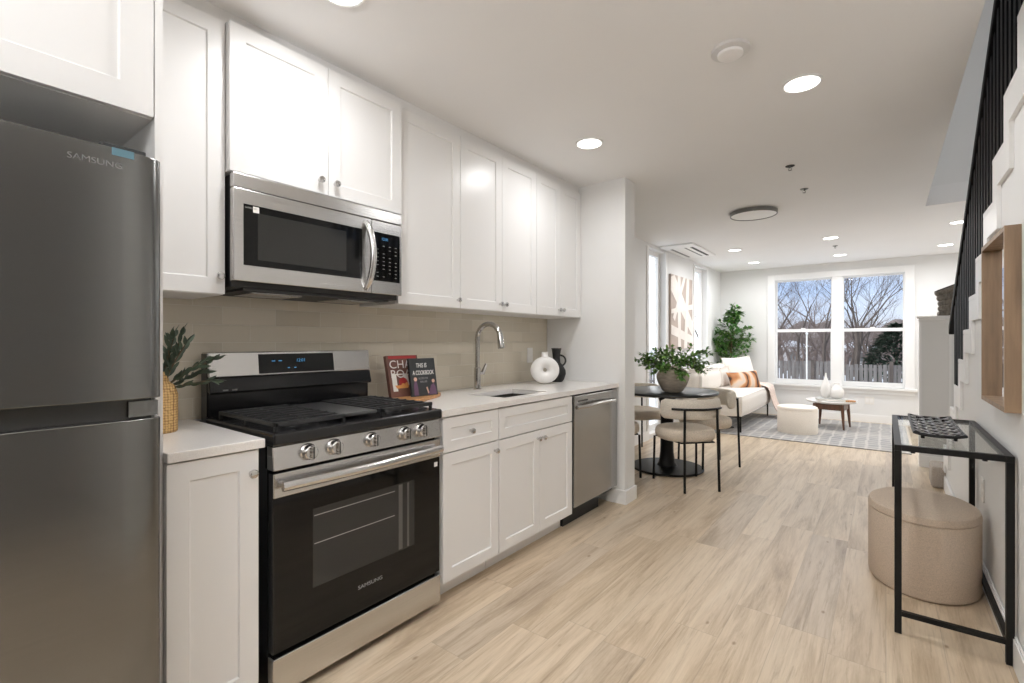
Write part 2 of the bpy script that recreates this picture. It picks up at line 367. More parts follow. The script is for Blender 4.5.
def tag(o, label, cat, group=None, kind=None):
    o['label'] = label; o['category'] = cat
    if group: o['group'] = group
    if kind: o['kind'] = kind
    return o
def thing(name, label, cat, loc=(0, 0, 0), rz=0, group=None):
    o = bpy.data.objects.new(name, None); COL.objects.link(o); o.location = loc; o.rotation_euler = (0, 0, rz); o.empty_display_size = .05
    return tag(o, label, cat, group)
def struct(name, mb, mat, parent=None, **k):
    o = obj(name, mb, mat, parent, **k)
    o['kind'] = 'structure'; return o
def kids(o): return [c for c in COL.objects if c.parent is o]
def dup(root, loc, rz, label, group=None, scale=None):
    r = root.copy(); COL.objects.link(r); r.location = loc; r.rotation_euler = (0, 0, rz); r['label'] = label
    if scale: r.scale = scale
    if group: r['group'] = group
    for ch in kids(root):
        c = ch.copy(); COL.objects.link(c); c.parent = r
        for g in kids(ch):
            d = g.copy(); COL.objects.link(d); d.parent = c
    return r
def tomesh(t):
    dg = bpy.context.evaluated_depsgraph_get(); dg.update()
    me = bpy.data.meshes.new_from_object(t.evaluated_get(dg), depsgraph=dg)
    o = bpy.data.objects.new(t.name, me); COL.objects.link(o); o.parent = t.parent
    o.matrix_local = t.matrix_basis.copy(); nm = t.name; bpy.data.objects.remove(t); o.name = nm
    return o
def text(name, body, size, loc, rot, mat, parent, align='LEFT', ext=.0004, shear=0, xs=1.):
    cu = bpy.data.curves.new(name, 'FONT'); cu.body = body; cu.size = size; cu.align_x = align; cu.extrude = ext; cu.shear = shear
    cu.materials.append(M[mat]); t = bpy.data.objects.new(name, cu)
    COL.objects.link(t); t.parent = parent; off = wloc(parent) if parent else Vector()
    t.location = Vector(loc) - off; t.rotation_euler = rot; t.scale = (xs, 1, 1); return tomesh(t)
PX = lambda u, v, w: (w, u, v)            # plane facing +X : u=Y, v=Z
RX = (PI / 2, 0, PI / 2)                  # text facing +X, reading towards +Y

# ---------------------------------------------------------------- room shell
CE = 2.45; XK = -2.25; XR = .390; XL = -2.33; YF = 9.05
struct('floor', MB().box(-2.7, 1.6, -2.8, 9.3, -.12, 0), 'floor')
c = MB().box(-2.7, .283, -2.8, 9.3, CE, CE + .17); c.box(.283, 1.6, -2.8, 2.30, CE, CE + .17); c.box(.283, 1.6, 5.745, 9.3, CE, CE + .17)
struct('ceiling', c, 'ceil')
struct('wall_left', MB().box(-2.45, XK, -2.8, 3.355, 0, CE), 'wall')
struct('wall_partition', MB().box(-2.45, -1.54, 3.355, 3.525, 0, CE), 'wall')
w = MB().box(-2.455, XL, 3.525, 5.75, 0, CE).box(-2.455, XL, 6.325, 7.56, 0, CE).box(-2.455, XL, 8.20, 9.3, 0, CE)
for a, b in ((5.75, 6.325), (7.56, 8.20)): w.box(-2.455, XL, a, b, 0, .06).box(-2.455, XL, a, b, 2.40, CE)
struct('wall_living_left', w, 'wall')
w = MB().box(-2.33, -1.467, YF, 9.25, 0, CE).box(.219, 1.6, YF, 9.25, 0, CE).box(-1.467, .219, YF, 9.25, 0, .53).box(-1.467, .219, YF, 9.25, 2.235, CE)
struct('wall_far', w, 'wall')
struct('wall_back', MB().box(-2.58, 1.6, -2.95, -2.8, 0, CE), 'wall')
struct('wall_stairwell', MB().box(1.35, 1.6, -2.8, 9.05, 0, CE).box(1.35, 1.6, 1.0, 5.9, CE + .17, 5.0).box(.1, 1.35, 5.745, 5.9, CE + .17, 5.0).box(-1.2, .1, 5.745, 5.9, CE + .17, 5.).box(-1.35, -1.2, 1., 5.9, CE + .17, 5.).box(-1.35, 1.6, .85, 1., CE + .17, 5.), 'wall')
struct('added_dark_panel', MB().box(1.33, 1.349, -2.8, 1.0, 0, CE).box(-2.25, 1.33, -2.8, -2.78, 0, CE), P('dark_panel_taupe', (.22, .205, .19), .6))  # unseen dark panels added so the refrigerator door reflects a dark hall
struct('ceiling_upper', MB().box(-1.35, 1.6, .85, 5.9, 5.0, 5.1), 'ceil')
# side wall under the stairs, stepped along the flight
RI, TR = .1845, .2575
def ry(k): return 2.495 + (13 - k) * TR          # riser k faces +Y at this Y; tread k is at z = k*RI and runs towards the camera
prof = [(ry(1), 0)]
for k in range(1, 14): prof += [(ry(k), RI * k - .03)] if k == 1 else [(ry(k), RI * (k - 1) - .03), (ry(k), RI * k - .03)]
prof += [(2.30, RI * 13 - .03), (2.30, CE), (.74, CE), (.74, 0)]
struct('wall_right', MB().prism(prof, 'x', XR, XR + .10), 'wall')
struct('trim_3', MB().box(.283, XR + .1, .74, 2.3, CE - .001, CE - .0005), 'ceil')
# baseboards
def base(name, x0, x1, y0, y1): struct(name, MB().box(x0, x1, y0, y1, 0, .105).box(x0 + (.004 if x1 - x0 < y1 - y0 else 0), x1 - (.004 if x1 - x0 < y1 - y0 else 0), y0 + (.004 if x1 - x0 > y1 - y0 else 0), y1 - (.004 if x1 - x0 > y1 - y0 else 0), .105, .115), 'trim')
base('baseboard_right', XR - .014, XR, .74, 5.315)
struct('baseboard_partition', MB().box(-1.69, -1.526, 3.341, 3.3549, 0, .105).box(-1.5399, -1.526, 3.3549, 3.525, 0, .105).box(-1.70, -1.526, 3.5251, 3.539, 0, .105), 'trim', bevel=.003)
base('baseboard_far', -2.33, 1.35, YF - .014, YF)
base('baseboard_left', XL, XL + .014, 3.6, 5.74)
base('baseboard_corner', XL, XL + .014, 6.34, 7.55)

# far window: casing, two double-hung units
PY = lambda u, v, w: (u, -w, v)           # plane facing -Y : u=X, v=Z
def rect_ring(mb, x0, x1, z0, z1, t, y0, y1, tb=None):
    tb = t if tb is None else tb
    return mb.box(x0, x0 + t, y0, y1, z0, z1).box(x1 - t, x1, y0, y1, z0, z1).box(x0 + t, x1 - t, y0, y1, z1 - t, z1).box(x0 + t, x1 - t, y0, y1, z0, z0 + tb)
m = MB().box(-1.572, -1.467, YF - .02, YF, .53, 2.33).box(.219, .328, YF - .02, YF, .53, 2.33).box(-1.467, .219, YF - .02, YF, 2.235, 2.33)
m.box(-.67, -.54, YF - .005, YF + .10, .53, 2.235)
struct('trim_1', m, 'trim', bevel=.003)
struct('trim_2', MB().box(-1.60, .355, YF - .06, YF + .05, .497, .53).box(-1.572, .328, YF - .018, YF, .43, .497), 'trim', bevel=.003)
for i, (a, b) in enumerate(((-1.467, -.67), (-.54, .219))):
    fr = struct('window_%d' % (i + 1), rect_ring(MB(), a, b, .53, 2.235, .006, YF + .05, YF + .15), 'trim')
    up = rect_ring(MB(), a + .006, b - .006, 1.38, 2.229, .014, YF + .11, YF + .14, .045); struct('upper_sash', up, 'trim', fr)
    lo = rect_ring(MB(), a + .006, b - .006, .536, 1.42, .018, YF + .07, YF + .10, .065).box(a + .024, b - .024, YF + .0705, YF + .0995, 1.375, 1.4025); struct('lower_sash', lo, 'trim', fr)
    struct('pane', MB().box(a + .018, b - .018, YF + .122, YF + .126, 1.40, 2.205), 'glass', fr)
    struct('pane', MB().box(a + .022, b - .022, YF + .083, YF + .087, .603, 1.396), 'glass', fr)
    struct('sash_lock', MB().box((a + b) / 2 - .03, (a + b) / 2 + .03, YF + .062, YF + .09, 1.425, 1.44), 'trim', fr)
# tall side windows
for i, (a, b) in enumerate(((5.75, 6.325), (7.56, 8.20))):
    m = MB(); X0, X1 = XL - .12, XL - .075
    m.box(X0, X1, a, a + .055, .06, 2.40).box(X0, X1, b - .055, b, .06, 2.40).box(X0, X1, a + .055, b - .055, 2.34, 2.40).box(X0, X1, a + .055, b - .055, .06, .14)
    fr = struct('window_%d' % (i + 3), m, 'trim', bevel=.002)
    struct('pane', MB().box(XL - .10, XL - .096, a + .055, b - .055, .14, 2.34), 'glass', fr)
    struct('window_casing', MB().box(XL, XL + .012, b, b + .06, .0, 2.41).box(XL, XL + .012, a - .06, a, .0, 2.41), 'trim', fr)
struct('backsplash', MB().box(XK, XK + .01, .30, 3.355, .90, 1.42), 'tile')

# ---------------------------------------------------------------- lamps and ceiling fittings
def downlight(x, y, label, w=LIGHT_W, z=CE, group='recessed ceiling downlights', r=.085):
    t = thing('recessed_downlight', label, 'ceiling light', (x, y, z), 0, group)
    obj('trim_ring', MB().lathe([(r, -.001), (r, -.006), (r - .006, -.009), (r - .012, -.007), (r - .012, -.001)], (0, 0, 0), 36), 'trim', t, world=False, smooth=True)
    obj('diffuser', MB().lathe([(.001, -.004), (r - .013, -.004), (r - .013, -.001), (.001, -.001)], (0, 0, 0), 36), 'emit', t, world=False)
    d = bpy.data.lights.new('downlight_lamp', 'AREA'); d.shape = 'DISK'; d.size = 2 * (r - .015); d.energy = w; d.color = (.985, .985, 1.); d.spread = math.radians(172)
    o = bpy.data.objects.new('downlight_lamp', d); o.location = (0, 0, -.012); COL.objects.link(o); o.parent = t
    return t
downlight(-.315, 2.65, 'bright round downlight nearest the stair opening, larger of the two over the kitchen')
downlight(-1.45, 2.64, 'round downlight above the upper cabinets of the kitchen, nearest the partition')
downlight(-1.50, .955, 'round downlight above the cooker at the top edge of the picture')
downlight(-.315, .97, 'round downlight directly over the viewer')
for hx, hy, hl in ((-.75, -.75, 'unseen flush round lamp added as fill just behind the viewer'), (-.75, -2.0, 'unseen flush round lamp added as fill by the back wall')):
    t = thing('added_hall_lamp', hl, 'ceiling lamp', (hx, hy, CE))  # out-of-view lamp added to fill the kitchen from behind the viewer
    obj('rim', MB().lathe([(.255, 0), (.265, -.004), (.265, -.036), (.26, -.040), (.255, -.036), (.255, 0)], (0, 0, 0), 48), 'grey', t, world=False, smooth=True)
    obj('diffuser', MB().lathe([(.254, -.003), (.254, -.034), (.001, -.035), (.001, -.003)], (0, 0, 0), 48), 'emit', t, world=False, smooth=True)
    d = bpy.data.lights.new('hall_fill_light', 'AREA'); d.shape = 'DISK'; d.size = .50; d.energy = HALL_FILL_W; d.color = (.97, .98, 1.)
    o = bpy.data.objects.new('hall_fill_light', d); o.location = (0, 0, -.045); COL.objects.link(o); o.parent = t
downlight(-1.60, 6.92, 'leftmost living room downlight, beside the ceiling air vent', 7.5)
downlight(-1.62, 8.20, 'living room downlight in the far left corner above the tree', 7.5)
downlight(-.517, 6.80, 'living room downlight nearer of the two in the middle, before the window', 7.5)
downlight(-.513, 8.22, 'living room downlight closest to the middle of the big window', 7.5)
downlight(.598, 8.19, 'far right living room downlight, left of the handrail', 7.5)
downlight(.598, 6.71, 'downlight half hidden behind the black handrail', 7.5)
downlight(-.2, 3.0, 'unseen round downlight added on the upper floor to light the stairwell', 13, 5.0)  # lamp added to brighten the walls seen through the stair opening

t = thing('added_fill_lamp', 'unseen tall black uplighting lamp added behind the viewer as fill', 'added fill lamp', (-.45, -1.25, 0))  # out-of-view lamp added to bounce soft fill off the ceiling
obj('base', MB().lathe([(.14, 0), (.14, .018), (.02, .03), (.02, .0)], (0, 0, 0), 32), 'legs', t, world=False, smooth=True)
obj('pole', MB().cyl((0, 0, .02), .012, 1.66, 12), 'legs', t, world=False, smooth=True)
obj('lamp_shade', MB().lathe([(.03, 1.66), (.10, 1.70), (.17, 1.78), (.172, 1.785), (.165, 1.785), (.10, 1.71), (.03, 1.675)], (0, 0, 0), 36), 'legs', t, world=False, smooth=True)
d = bpy.data.lights.new('fill_uplight', 'AREA'); d.shape = 'DISK'; d.size = .26; d.energy = UP_FILL_W; d.color = (.97, .98, 1.)
o = bpy.data.objects.new('fill_uplight', d); o.location = (0, 0, 1.79); o.rotation_euler = (PI, 0, 0); COL.objects.link(o); o.parent = t
t = thing('smoke_detector', 'round white unlit disc on the ceiling left of the large downlight', 'smoke detector', (-.517, 2.16, CE))
obj('base', MB().lathe([(.075, 0), (.075, -.012), (.068, -.016), (.05, -.016), (.05, 0)], (0, 0, 0), 40), 'detector', t, world=False, smooth=True)
obj('cover', MB().lathe([(.05, -.002), (.05, -.026), (.044, -.030), (.001, -.030), (.001, -.002)], (0, 0, 0), 40), 'disk', t, world=False, smooth=True)
t = thing('flush_ceiling_lamp', 'flat round ceiling lamp with a grey metal rim above the dining table', 'ceiling lamp', (-.99, 4.99, CE))
obj('rim', MB().lathe([(.193, 0), (.203, -.004), (.203, -.036), (.198, -.040), (.193, -.036), (.193, 0)], (0, 0, 0), 56), 'grey', t, world=False, smooth=True)
obj('diffuser', MB().lathe([(.192, -.003), (.192, -.034), (.18, -.036), (.001, -.037), (.001, -.003)], (0, 0, 0), 56), 'disk', t, world=False, smooth=True)
def sprinkler(x, y, label, dark):
    t = thing('fire_sprinkler', label, 'sprinkler', (x, y, CE), 0, 'ceiling sprinkler heads')
    obj('escutcheon', MB().lathe([(.042, 0), (.042, -.004), (.034, -.010), (.018, -.012), (.018, 0)], (0, 0, 0), 24), 'slot' if dark else 'grey', t, world=False, smooth=True)
    m = MB().cyl((0, 0, -.03), .008, .018, 10).tube([(-.012, 0, -.03), (-.014, 0, -.045), (0, 0, -.056)], .0028, 6).tube([(.012, 0, -.03), (.014, 0, -.045), (0, 0, -.056)], .0028, 6)
    m.lathe([(.001, -.060), (.016, -.058), (.016, -.056), (.001, -.056)], (0, 0, 0), 16)
    obj('sprinkler_head', m, 'grey', t, world=False)
    t.scale = (.7, .7, .55)
sprinkler(-.53, 3.85, 'sprinkler head with a black gap around it, in the middle of the ceiling', True)
sprinkler(-.52, 4.50, 'small grey sprinkler head just beyond the one with the black gap', False)
sprinkler(-.515, 7.42, 'tiny far sprinkler head between two living room downlights', False)
t = thing('air_vent', 'square white ceiling air vent with long slots beside the side window', 'air vent', (-2.10, 6.58, CE))
m = MB().box(-2.31, -1.89, 6.06, 7.10, CE - .022, CE)
obj('panel', m, 'trim', t, bevel=.006)
for x, w_, mt in ((-1.965, .035, 'slot'), (-2.045, .022, 'grey'), (-2.22, .03, 'grey')):
    obj('slot', MB().box(x - w_ / 2, x + w_ / 2, 6.26, 6.98, CE - .025, CE - .021), mt, t)

# ---------------------------------------------------------------- kitchen cabinets
def knob(parent, x, y, z):
    m = MB().lathe([(.007, 0), (.0055, .004), (.005, .013), (.013, .016), (.0145, .021), (.0125, .027), (.004, .029)], (x, y, z), 14, axis='x')
    return obj('knob', m, 'knobm', parent, smooth=True)
def door(parent, name, y0, y1, z0, z1, xf, knob_at=None, fr=.057, g=.0015):
    m = MB().frame(PX, y0 + g, y1 - g, z0 + g, z1 - g, xf - .019, xf, fr, .007, .003)
    d = obj(name, m, 'cab', parent, bevel=.0012, seg=2)
    if knob_at: knob(d, xf, *knob_at)
    return d
XU = -1.915; UB = 1.408; UT = 2.395
def upper(label, y0, y1, z0, doors, xf=XU, z1=UT, xb=-2.238):
    t = thing('wall_cabinet', label, 'cabinet', (xb, (y0 + y1) / 2, z0), 0, 'white shaker wall cabinets')
    b = MB().box(xb, xf - .021, y0 + .0008, y1 - .0008, z0, z1)
    obj('carcass', b, 'cab', t)
    for (a, bb, k) in doors: door(t, 'door', a, bb, z0, z1, xf, k)
    return t
upper('tall narrow white wall cabinet between the refrigerator and the microwave', .4675, .7445, 1.392, [(.4675, .7445, (.722, 1.458))])
upper('short white two-door cabinet above the microwave', .7455, 1.5345, 1.845, [(.7455, 1.139, (1.098, 1.90)), (1.139, 1.5345, (1.170, 1.90))], xf=-1.885)
upper('wide one-door white wall cabinet right of the microwave', 1.536, 1.978, UB, [(1.536, 1.978, (1.955, 1.455))])
upper('white two-door wall cabinet above the faucet', 1.979, 2.735, UB, [(1.979, 2.357, (2.333, 1.455)), (2.357, 2.735, (2.381, 1.455))])
upper('last white two-door wall cabinet, against the partition', 2.736, 3.352, UB, [(2.736, 3.044, (3.020, 1.455)), (3.044, 3.350, (3.068, 1.455))])
struct('trim_4', MB().box(-2.238, XU - .022, .4675, 3.352, UT + .001, CE), 'cab')
tag(obj('end_panel', MB().box(-2.238, -1.622, .4475, .4665, 0, 2.4495), 'cab'), 'tall thin white end panel standing between the refrigerator and the narrow cabinets', 'end panel')
t = thing('fridge_cabinet', 'deep white cabinet over the refrigerator at the top left', 'cabinet', (-1.9, 0, 1.847))
obj('carcass', MB().box(-2.238, -1.641, -.42, .446, 1.847, 2.44), 'cab', t)
door(t, 'door', .012, .446, 1.847, 2.44, -1.62, None, .075); door(t, 'door', -.42, .012, 1.847, 2.44, -1.62, None, .075)

XB = -1.60
def basecab(label, y0, y1, fronts, top=.874, hollow=False):
    t = thing('base_cabinet', label, 'cabinet', (-1.9, (y0 + y1) / 2, 0), 0, 'white shaker base cabinets')
    if hollow:
        m = MB().box(-2.238, XB - .021, y0 + .001, y0 + .018, .105, top).box(-2.238, XB - .021, y1 - .018, y1 - .001, .105, top).box(-2.238, XB - .021, y0 + .018, y1 - .018, .105, .123).box(-2.238, -2.22, y0 + .018, y1 - .018, .123, top)
    else: m = MB().box(-2.238, XB - .021, y0 + .001, y1 - .001, .105, top)
    obj('carcass', m, 'cab', t)
    obj('toe_kick', MB().box(-1.705, -1.693, y0 + .001, y1 - .001, 0, .1045).box(-2.1, -1.705, y0 + .001, y0 + .02, 0, .1045), 'cab', t)
    for (nm, a, b, z0, z1, k) in fronts: door(t, nm, a, b, z0, z1, XB, k, .05 if nm != 'door' else .057)
    return t
basecab('narrow white base cabinet between the refrigerator and the stove', .4675, .731, [('door', .4675, .722, .105, .872, (.697, .80))])
basecab('white base cabinet with one drawer above one door, right of the stove', 1.538, 1.942, [('drawer', 1.54, 1.941, .705, .868, (1.722, .786)), ('door', 1.54, 1.941, .105, .702, (1.908, .655))])
basecab('white sink base cabinet with two doors under the faucet', 1.943, 2.688, [('drawer', 1.944, 2.687, .705, .868, None), ('door', 1.944, 2.32, .105, .702, (2.295, .655)), ('door', 2.32, 2.687, .105, .702, (2.345, .655))], hollow=True)
# worktops
tag(obj('worktop', MB().box(-2.238, -1.590, .4675, .738, .8755, .905), 'quartz', bevel=.003), 'short white quartz worktop between the refrigerator and the stove', 'worktop', 'white quartz worktops')
sx0, sx1, sy0, sy1 = -1.965, -1.685, 2.095, 2.525
m = MB()
for (a, b, c_, d) in ((-2.238, sx0, 1.528, 3.353), (sx1, -1.590, 1.528, 3.353), (sx0, sx1, 1.528, sy0), (sx0, sx1, sy1, 3.353)): m.box(a, b, c_, d, .8755, .905)
tag(obj('worktop', m, 'quartz'), 'long white quartz worktop holding the sink and the faucet', 'worktop', 'white quartz worktops')
t = thing('kitchen_sink', 'undermount steel sink set into the long worktop', 'sink', ((sx0 + sx1) / 2, (sy0 + sy1) / 2, .66))
a, b, c_, d = sx0 - .012, sx1 + .012, sy0 - .012, sy1 + .012
m = MB().box(a - .004, a, c_, d, .70, .8745).box(b, b + .004, c_, d, .70, .8745).box(a, b, c_ - .004, c_, .70, .8745).box(a, b, d, d + .004, .70, .8745).box(a - .004, b + .004, c_ - .004, d + .004, .696, .70)
obj('basin', m, 'sinkm', t); obj('drain', MB().cyl(((a + b) / 2, (c_ + d) / 2, .701), .04, .004), 'chrome', t)
# faucet
fx, fy = -2.115, 2.345
t = thing('kitchen_faucet', 'tall chrome gooseneck faucet behind the sink', 'faucet', (fx, fy, .9055))
obj('base', MB().lathe([(.027, 0), (.027, .006), (.022, .010), (.021, .14), (.017, .145)], (fx, fy, .9055), 24), 'chrome', t, smooth=True)
pts = [(fx, fy, 1.04), (fx, fy, 1.14), (fx, fy, 1.235)]
for i in range(1, 14):
    a = PI * i / 14 * .97; pts.append((fx + .098 * (1 - math.cos(a)), fy, 1.235 + .098 * math.sin(a)))
obj('spout', MB().tube(pts, .0165, 14), 'chrome', t, smooth=True)
e = Vector(pts[-1]); obj('spray_head', MB().tube([e + Vector((-.001, 0, .008)), e + Vector((.003, 0, -.02)), e + Vector((.012, 0, -.085)), e + Vector((.013, 0, -.09))], [.0175, .020, .022, .018], 14), 'chrome', t, smooth=True)
h = obj('handle_stub', MB().tube([(fx, fy + .018, 1.01), (fx, fy + .055, 1.012)], [.013, .012], 12), 'chrome', t, smooth=True)
obj('handle', MB().tube([(fx, fy + .048, 1.005), (fx + .005, fy + .062, 1.035), (fx + .012, fy + .075, 1.07)], [.016, .013, .010], 10), 'chrome', h, smooth=True)

# ---------------------------------------------------------------- refrigerator
t = thing('refrigerator', 'grey steel refrigerator with a bottom freezer at the left edge', 'refrigerator', (-1.8, 0, 0))
obj('body', MB().box(-2.20, -1.515, -.40, .412, .02, 1.665), P('fridge_side', (.10, .10, .098), .5), t, bevel=.004)
def fdoor(nm, z0, z1):
    # door whose right edge is rounded off
    n = 14; pts = [(-1.513, -.40), (-1.450, -.40)]
    for i in range(n + 1):
        a = PI / 2 * i / n; pts.append((-1.475 + .025 * math.sin(a), .418 - .062 * (1 - math.cos(a))) if 0 else (-1.475 + .025 * math.cos(a), .333 + .085 * math.sin(a)))
    pts.append((-1.513, .418))
    return obj(nm, MB().prism(pts, 'z', z0, z1), 'fridge', t, smooth=True, bevel=.002)
up = fdoor('upper_door', 1.078, 1.682); lo = fdoor('lower_door', .05, 1.028)
obj('grip_recess', MB().box(-1.513, -1.478, -.40, .40, 1.0285, 1.0775), P('grip_grey', (.07, .07, .068), .3, .6), t)
obj('grip_end', MB().box(-1.478, -1.462, .350, .41, 1.034, 1.072), 'fridge', t)
obj('hinge_cover', MB().box(-1.6, -1.48, .30, .39, 1.683, 1.70), 'blackm', t, bevel=.003)
obj('protective_tape', MB().box(-1.4502, -1.4490, .315, .358, 1.664, 1.682), 'blue', up)
text('brand_lettering', 'SAMSUNG', .020, (-1.4498, .235, 1.634), RX, 'grey', up, xs=1.1)
obj('kick_plate', MB().box(-1.60, -1.52, -.40, .40, .0, .045), 'blackm', t)

# ---------------------------------------------------------------- gas range
Y0, Y1 = .768, 1.528
t = thing('gas_range', 'freestanding steel gas stove with black glass oven door', 'stove', (-1.9, (Y0 + Y1) / 2, 0))
obj('body', MB().box(-2.21, -1.625, Y0, Y1, .035, .895), 'black', t)
for yy in (Y0 + .06, Y1 - .06):
    for xx in (-1.66, -2.12): obj('foot', MB().cyl((xx, yy, 0), .018, .035, 12), 'blackm', t)
# storage drawer
obj('storage_drawer', MB().box(-1.624, -1.585, Y0, Y1, .035, .160), 'steelh', t, bevel=.004)
# oven door
d = obj('oven_door', MB().box(-1.622, -1.592, Y0 + .002, Y1 - .002, .172, .778), 'black', t, bevel=.003)
obj('door_glass', MB().box(-1.5918, -1.588, Y0 + .004, Y1 - .004, .176, .694), 'glassblk', d, bevel=.0015)
obj('door_top_band', MB().box(-1.5918, -1.584, Y0 + .002, Y1 - .002, .696, .778), 'steelh', d, bevel=.003)
w_ = obj('oven_window', MB().box(-1.5878, -1.5868, .91, 1.375, .345, .625), 'ovenwin', d)
for zz in (.50, .60): obj('oven_rack', MB().box(-1.5866, -1.5862, .915, 1.27, zz - .0015, zz + .0015), P('rack_wire', (.30, .30, .29), .4), w_)
obj('oven_window_reflection', MB().box(-1.5866, -1.5862, 1.29, 1.31, .35, .62).box(-1.5866, -1.5862, 1.335, 1.345, .35, .62), P('inner_reflection_steel', (.12, .12, .115), .3, .5), w_)  # pale strips stand in for steel reflected in the window glass
text('brand_lettering', 'SAMSUNG', .020, (-1.5876, 1.095, .262), RX, 'letter', d, xs=1.25)
obj('energy_sticker', MB().box(-1.5878, -1.5872, 1.49, 1.51, .655, .675), 'paper', d)
m = MB(); n = 12; pts = []
for i in range(n + 1):
    u = i / n; pts.append((-1.558 + .016 * math.sin(PI * u), Y0 + .02 + u * (Y1 - Y0 - .04), .738))
m = MB(); 
for dz in (0,): m.tube(pts, .0135, 12)
m.v = [(v[0], v[1], .738 + (v[2] - .738) * 1.25) for v in m.v]
m.tube([(-1.585, Y0 + .034, .738), (-1.556, Y0 + .034, .738)], .011, 10).tube([(-1.585, Y1 - .034, .738), (-1.556, Y1 - .034, .738)], .011, 10)
obj('oven_handle', m, 'handle', d, smooth=True)
# control panel
obj('control_panel', MB().prism([(-1.64, .788), (-1.580, .788), (-1.592, .868), (-1.64, .868)], 'y', Y0, Y1), 'steelh', t, bevel=.003)
for y in (.892, .993, 1.157, 1.320, 1.410):
    k = obj('burner_knob', MB().lathe([(.030, 0), (.030, .006), (.026, .010), (.0245, .028), (.021, .031)], (-1.590, y, .832), 28, axis='x'), 'handle', t, smooth=True)
    obj('knob_grip', MB().box(-1.562, -1.550, y - .006, y + .006, .808, .856), 'steel', k, bevel=.002)
    obj('knob_pointer', MB().box(-1.5502, -1.5494, y - .001, y + .004, .812, .854), 'blackm', k)
# cooktop
obj('cooktop', MB().box(-2.15, -1.575, Y0 - .003, Y1 + .003, .8695, .913), 'black', t, bevel=.009, seg=3)
obj('centre_griddle', MB().box(-2.07, -1.645, 1.065, 1.225, .925, .938), 'darkp', t, bevel=.003)
for (a, b) in ((Y0 + .022, 1.060), (1.230, Y1 - .022)):
    g = MB(); x0, x1 = -2.08, -1.615; z0, z1 = .928, .942
    g.box(x0, x0 + .012, a, b, z0, z1).box(x1 - .016, x1, a, b, z0, z1 + .002).box(x0, x1, a, a + .012, z0, z1).box(x0, x1, b - .012, b, z0, z1)
    for i in range(1, 8):
        xx = x0 + (x1 - x0) * i / 8; g.box(xx - .0045, xx + .0045, a + .01, b - .01, z0 + .004, z1 + .004)
    g.box(x0 + .01, x1 - .01, (a + b) / 2 - .005, (a + b) / 2 + .005, z0, z1)
    for xx in (x0 + .006, (x0 + x1) / 2, x1 - .008):
        for yy in (a + .006, b - .006): g.box(xx - .006, xx + .006, yy - .006, yy + .006, .913, z0)
    obj('burner_grate', g, 'iron', t, bevel=.0015)
    for xx in (-1.96, -1.74):
        bu = obj('burner', MB().lathe([(.048, 0), (.045, .008), (.034, .009), (.034, .0)], (xx, (a + b) / 2, .9132), 24), 'darkp', t, smooth=True)
        obj('burner_cap', MB().lathe([(.033, 0), (.033, .004), (.028, .006), (.001, .006)], (xx, (a + b) / 2, .9215), 24), 'iron', bu, smooth=True)
# back guard
XG = -2.118
obj('backguard_lower', MB().box(-2.19, XG - .012, Y0 + .004, Y1 - .004, .9135, 1.055), 'black', t)
obj('backguard_shelf', MB().prism([(-2.19, 1.045), (XG + .010, 1.005), (XG + .016, 1.015), (XG, 1.072), (-2.19, 1.072)], 'y', Y0, Y1), 'black', t, bevel=.003)
for yy in (.815, .85): obj('vent_mark', MB().box(XG + .0135, XG + .0155, yy, yy + .02, 1.018, 1.024), 'grey', t)
g = obj('backguard_panel', MB().prism([(-2.19, 1.073), (XG + .002, 1.073), (XG - .012, 1.176), (-2.19, 1.176)], 'y', Y0, Y1), 'steelh', t, bevel=.004)
obj('display', MB().prism([(XG + .0025, 1.081), (XG + .0040, 1.081), (XG - .0085, 1.165), (XG - .0105, 1.165)], 'y', .965, 1.32), 'glassblk', g)
text('display_time', '12:01', .020, (XG - .0015, 1.13, 1.128), (math.radians(98), 0, PI / 2), 'disp', g)
obj('touch_marks', MB().box(XG - .004, XG - .0025, 1.02, 1.035, 1.132, 1.136).box(XG - .004, XG - .0025, 1.05, 1.065, 1.132, 1.136).box(XG - .0, XG + .0012, 1.09, 1.10, 1.10, 1.104).box(XG - .0, XG + .0012, 1.12, 1.13, 1.10, 1.104), 'disp', g)
t.location.x -= .018
obj('backguard_cheek', MB().box(-2.205, -2.15, Y0 - .002, Y0 + .0, .90, 1.17), 'black', t)

# ---------------------------------------------------------------- microwave
MY0, MY1, MZ0, MZ1, MX = .750, 1.516, 1.434, 1.836, -1.862
t = thing('microwave_oven', 'over-the-range steel microwave with black glass door', 'microwave', (-2.0, (MY0 + MY1) / 2, MZ0))
obj('body', MB().box(-2.238, MX - .03, MY0 + .004, MY1 - .004, MZ0 - .012, MZ1), 'blackm', t, bevel=.003)
obj('top_vent_band', MB().box(MX - .03, MX, MY0, MY1, MZ1 - .052, MZ1), 'steelh', t, bevel=.003)
d = obj('door', MB().box(MX - .03, MX, MY0, 1.342, MZ0 + .008, MZ1 - .054), 'steelh', t, bevel=.003)
obj('door_glass', MB().box(MX - .001, MX + .0015, MY0 + .035, 1.292, MZ0 + .068, MZ1 - .108), 'glassblk', d, bevel=.0015)
obj('viewing_window', MB().box(MX + .0015, MX + .002, MY0 + .085, 1.21, MZ0 + .092, MZ1 - .135), P('microwave_window', (.02, .02, .018), .12), d)
obj('sticker', MB().box(MX + .0016, MX + .0022, MY0 + .068, MY0 + .09, MZ1 - .135, MZ1 - .113), 'paper', d)
text('brand_lettering', 'SAMSUNG', .009, (MX + .0022, MY0 + .039, MZ1 - .124), RX, 'letter', d)
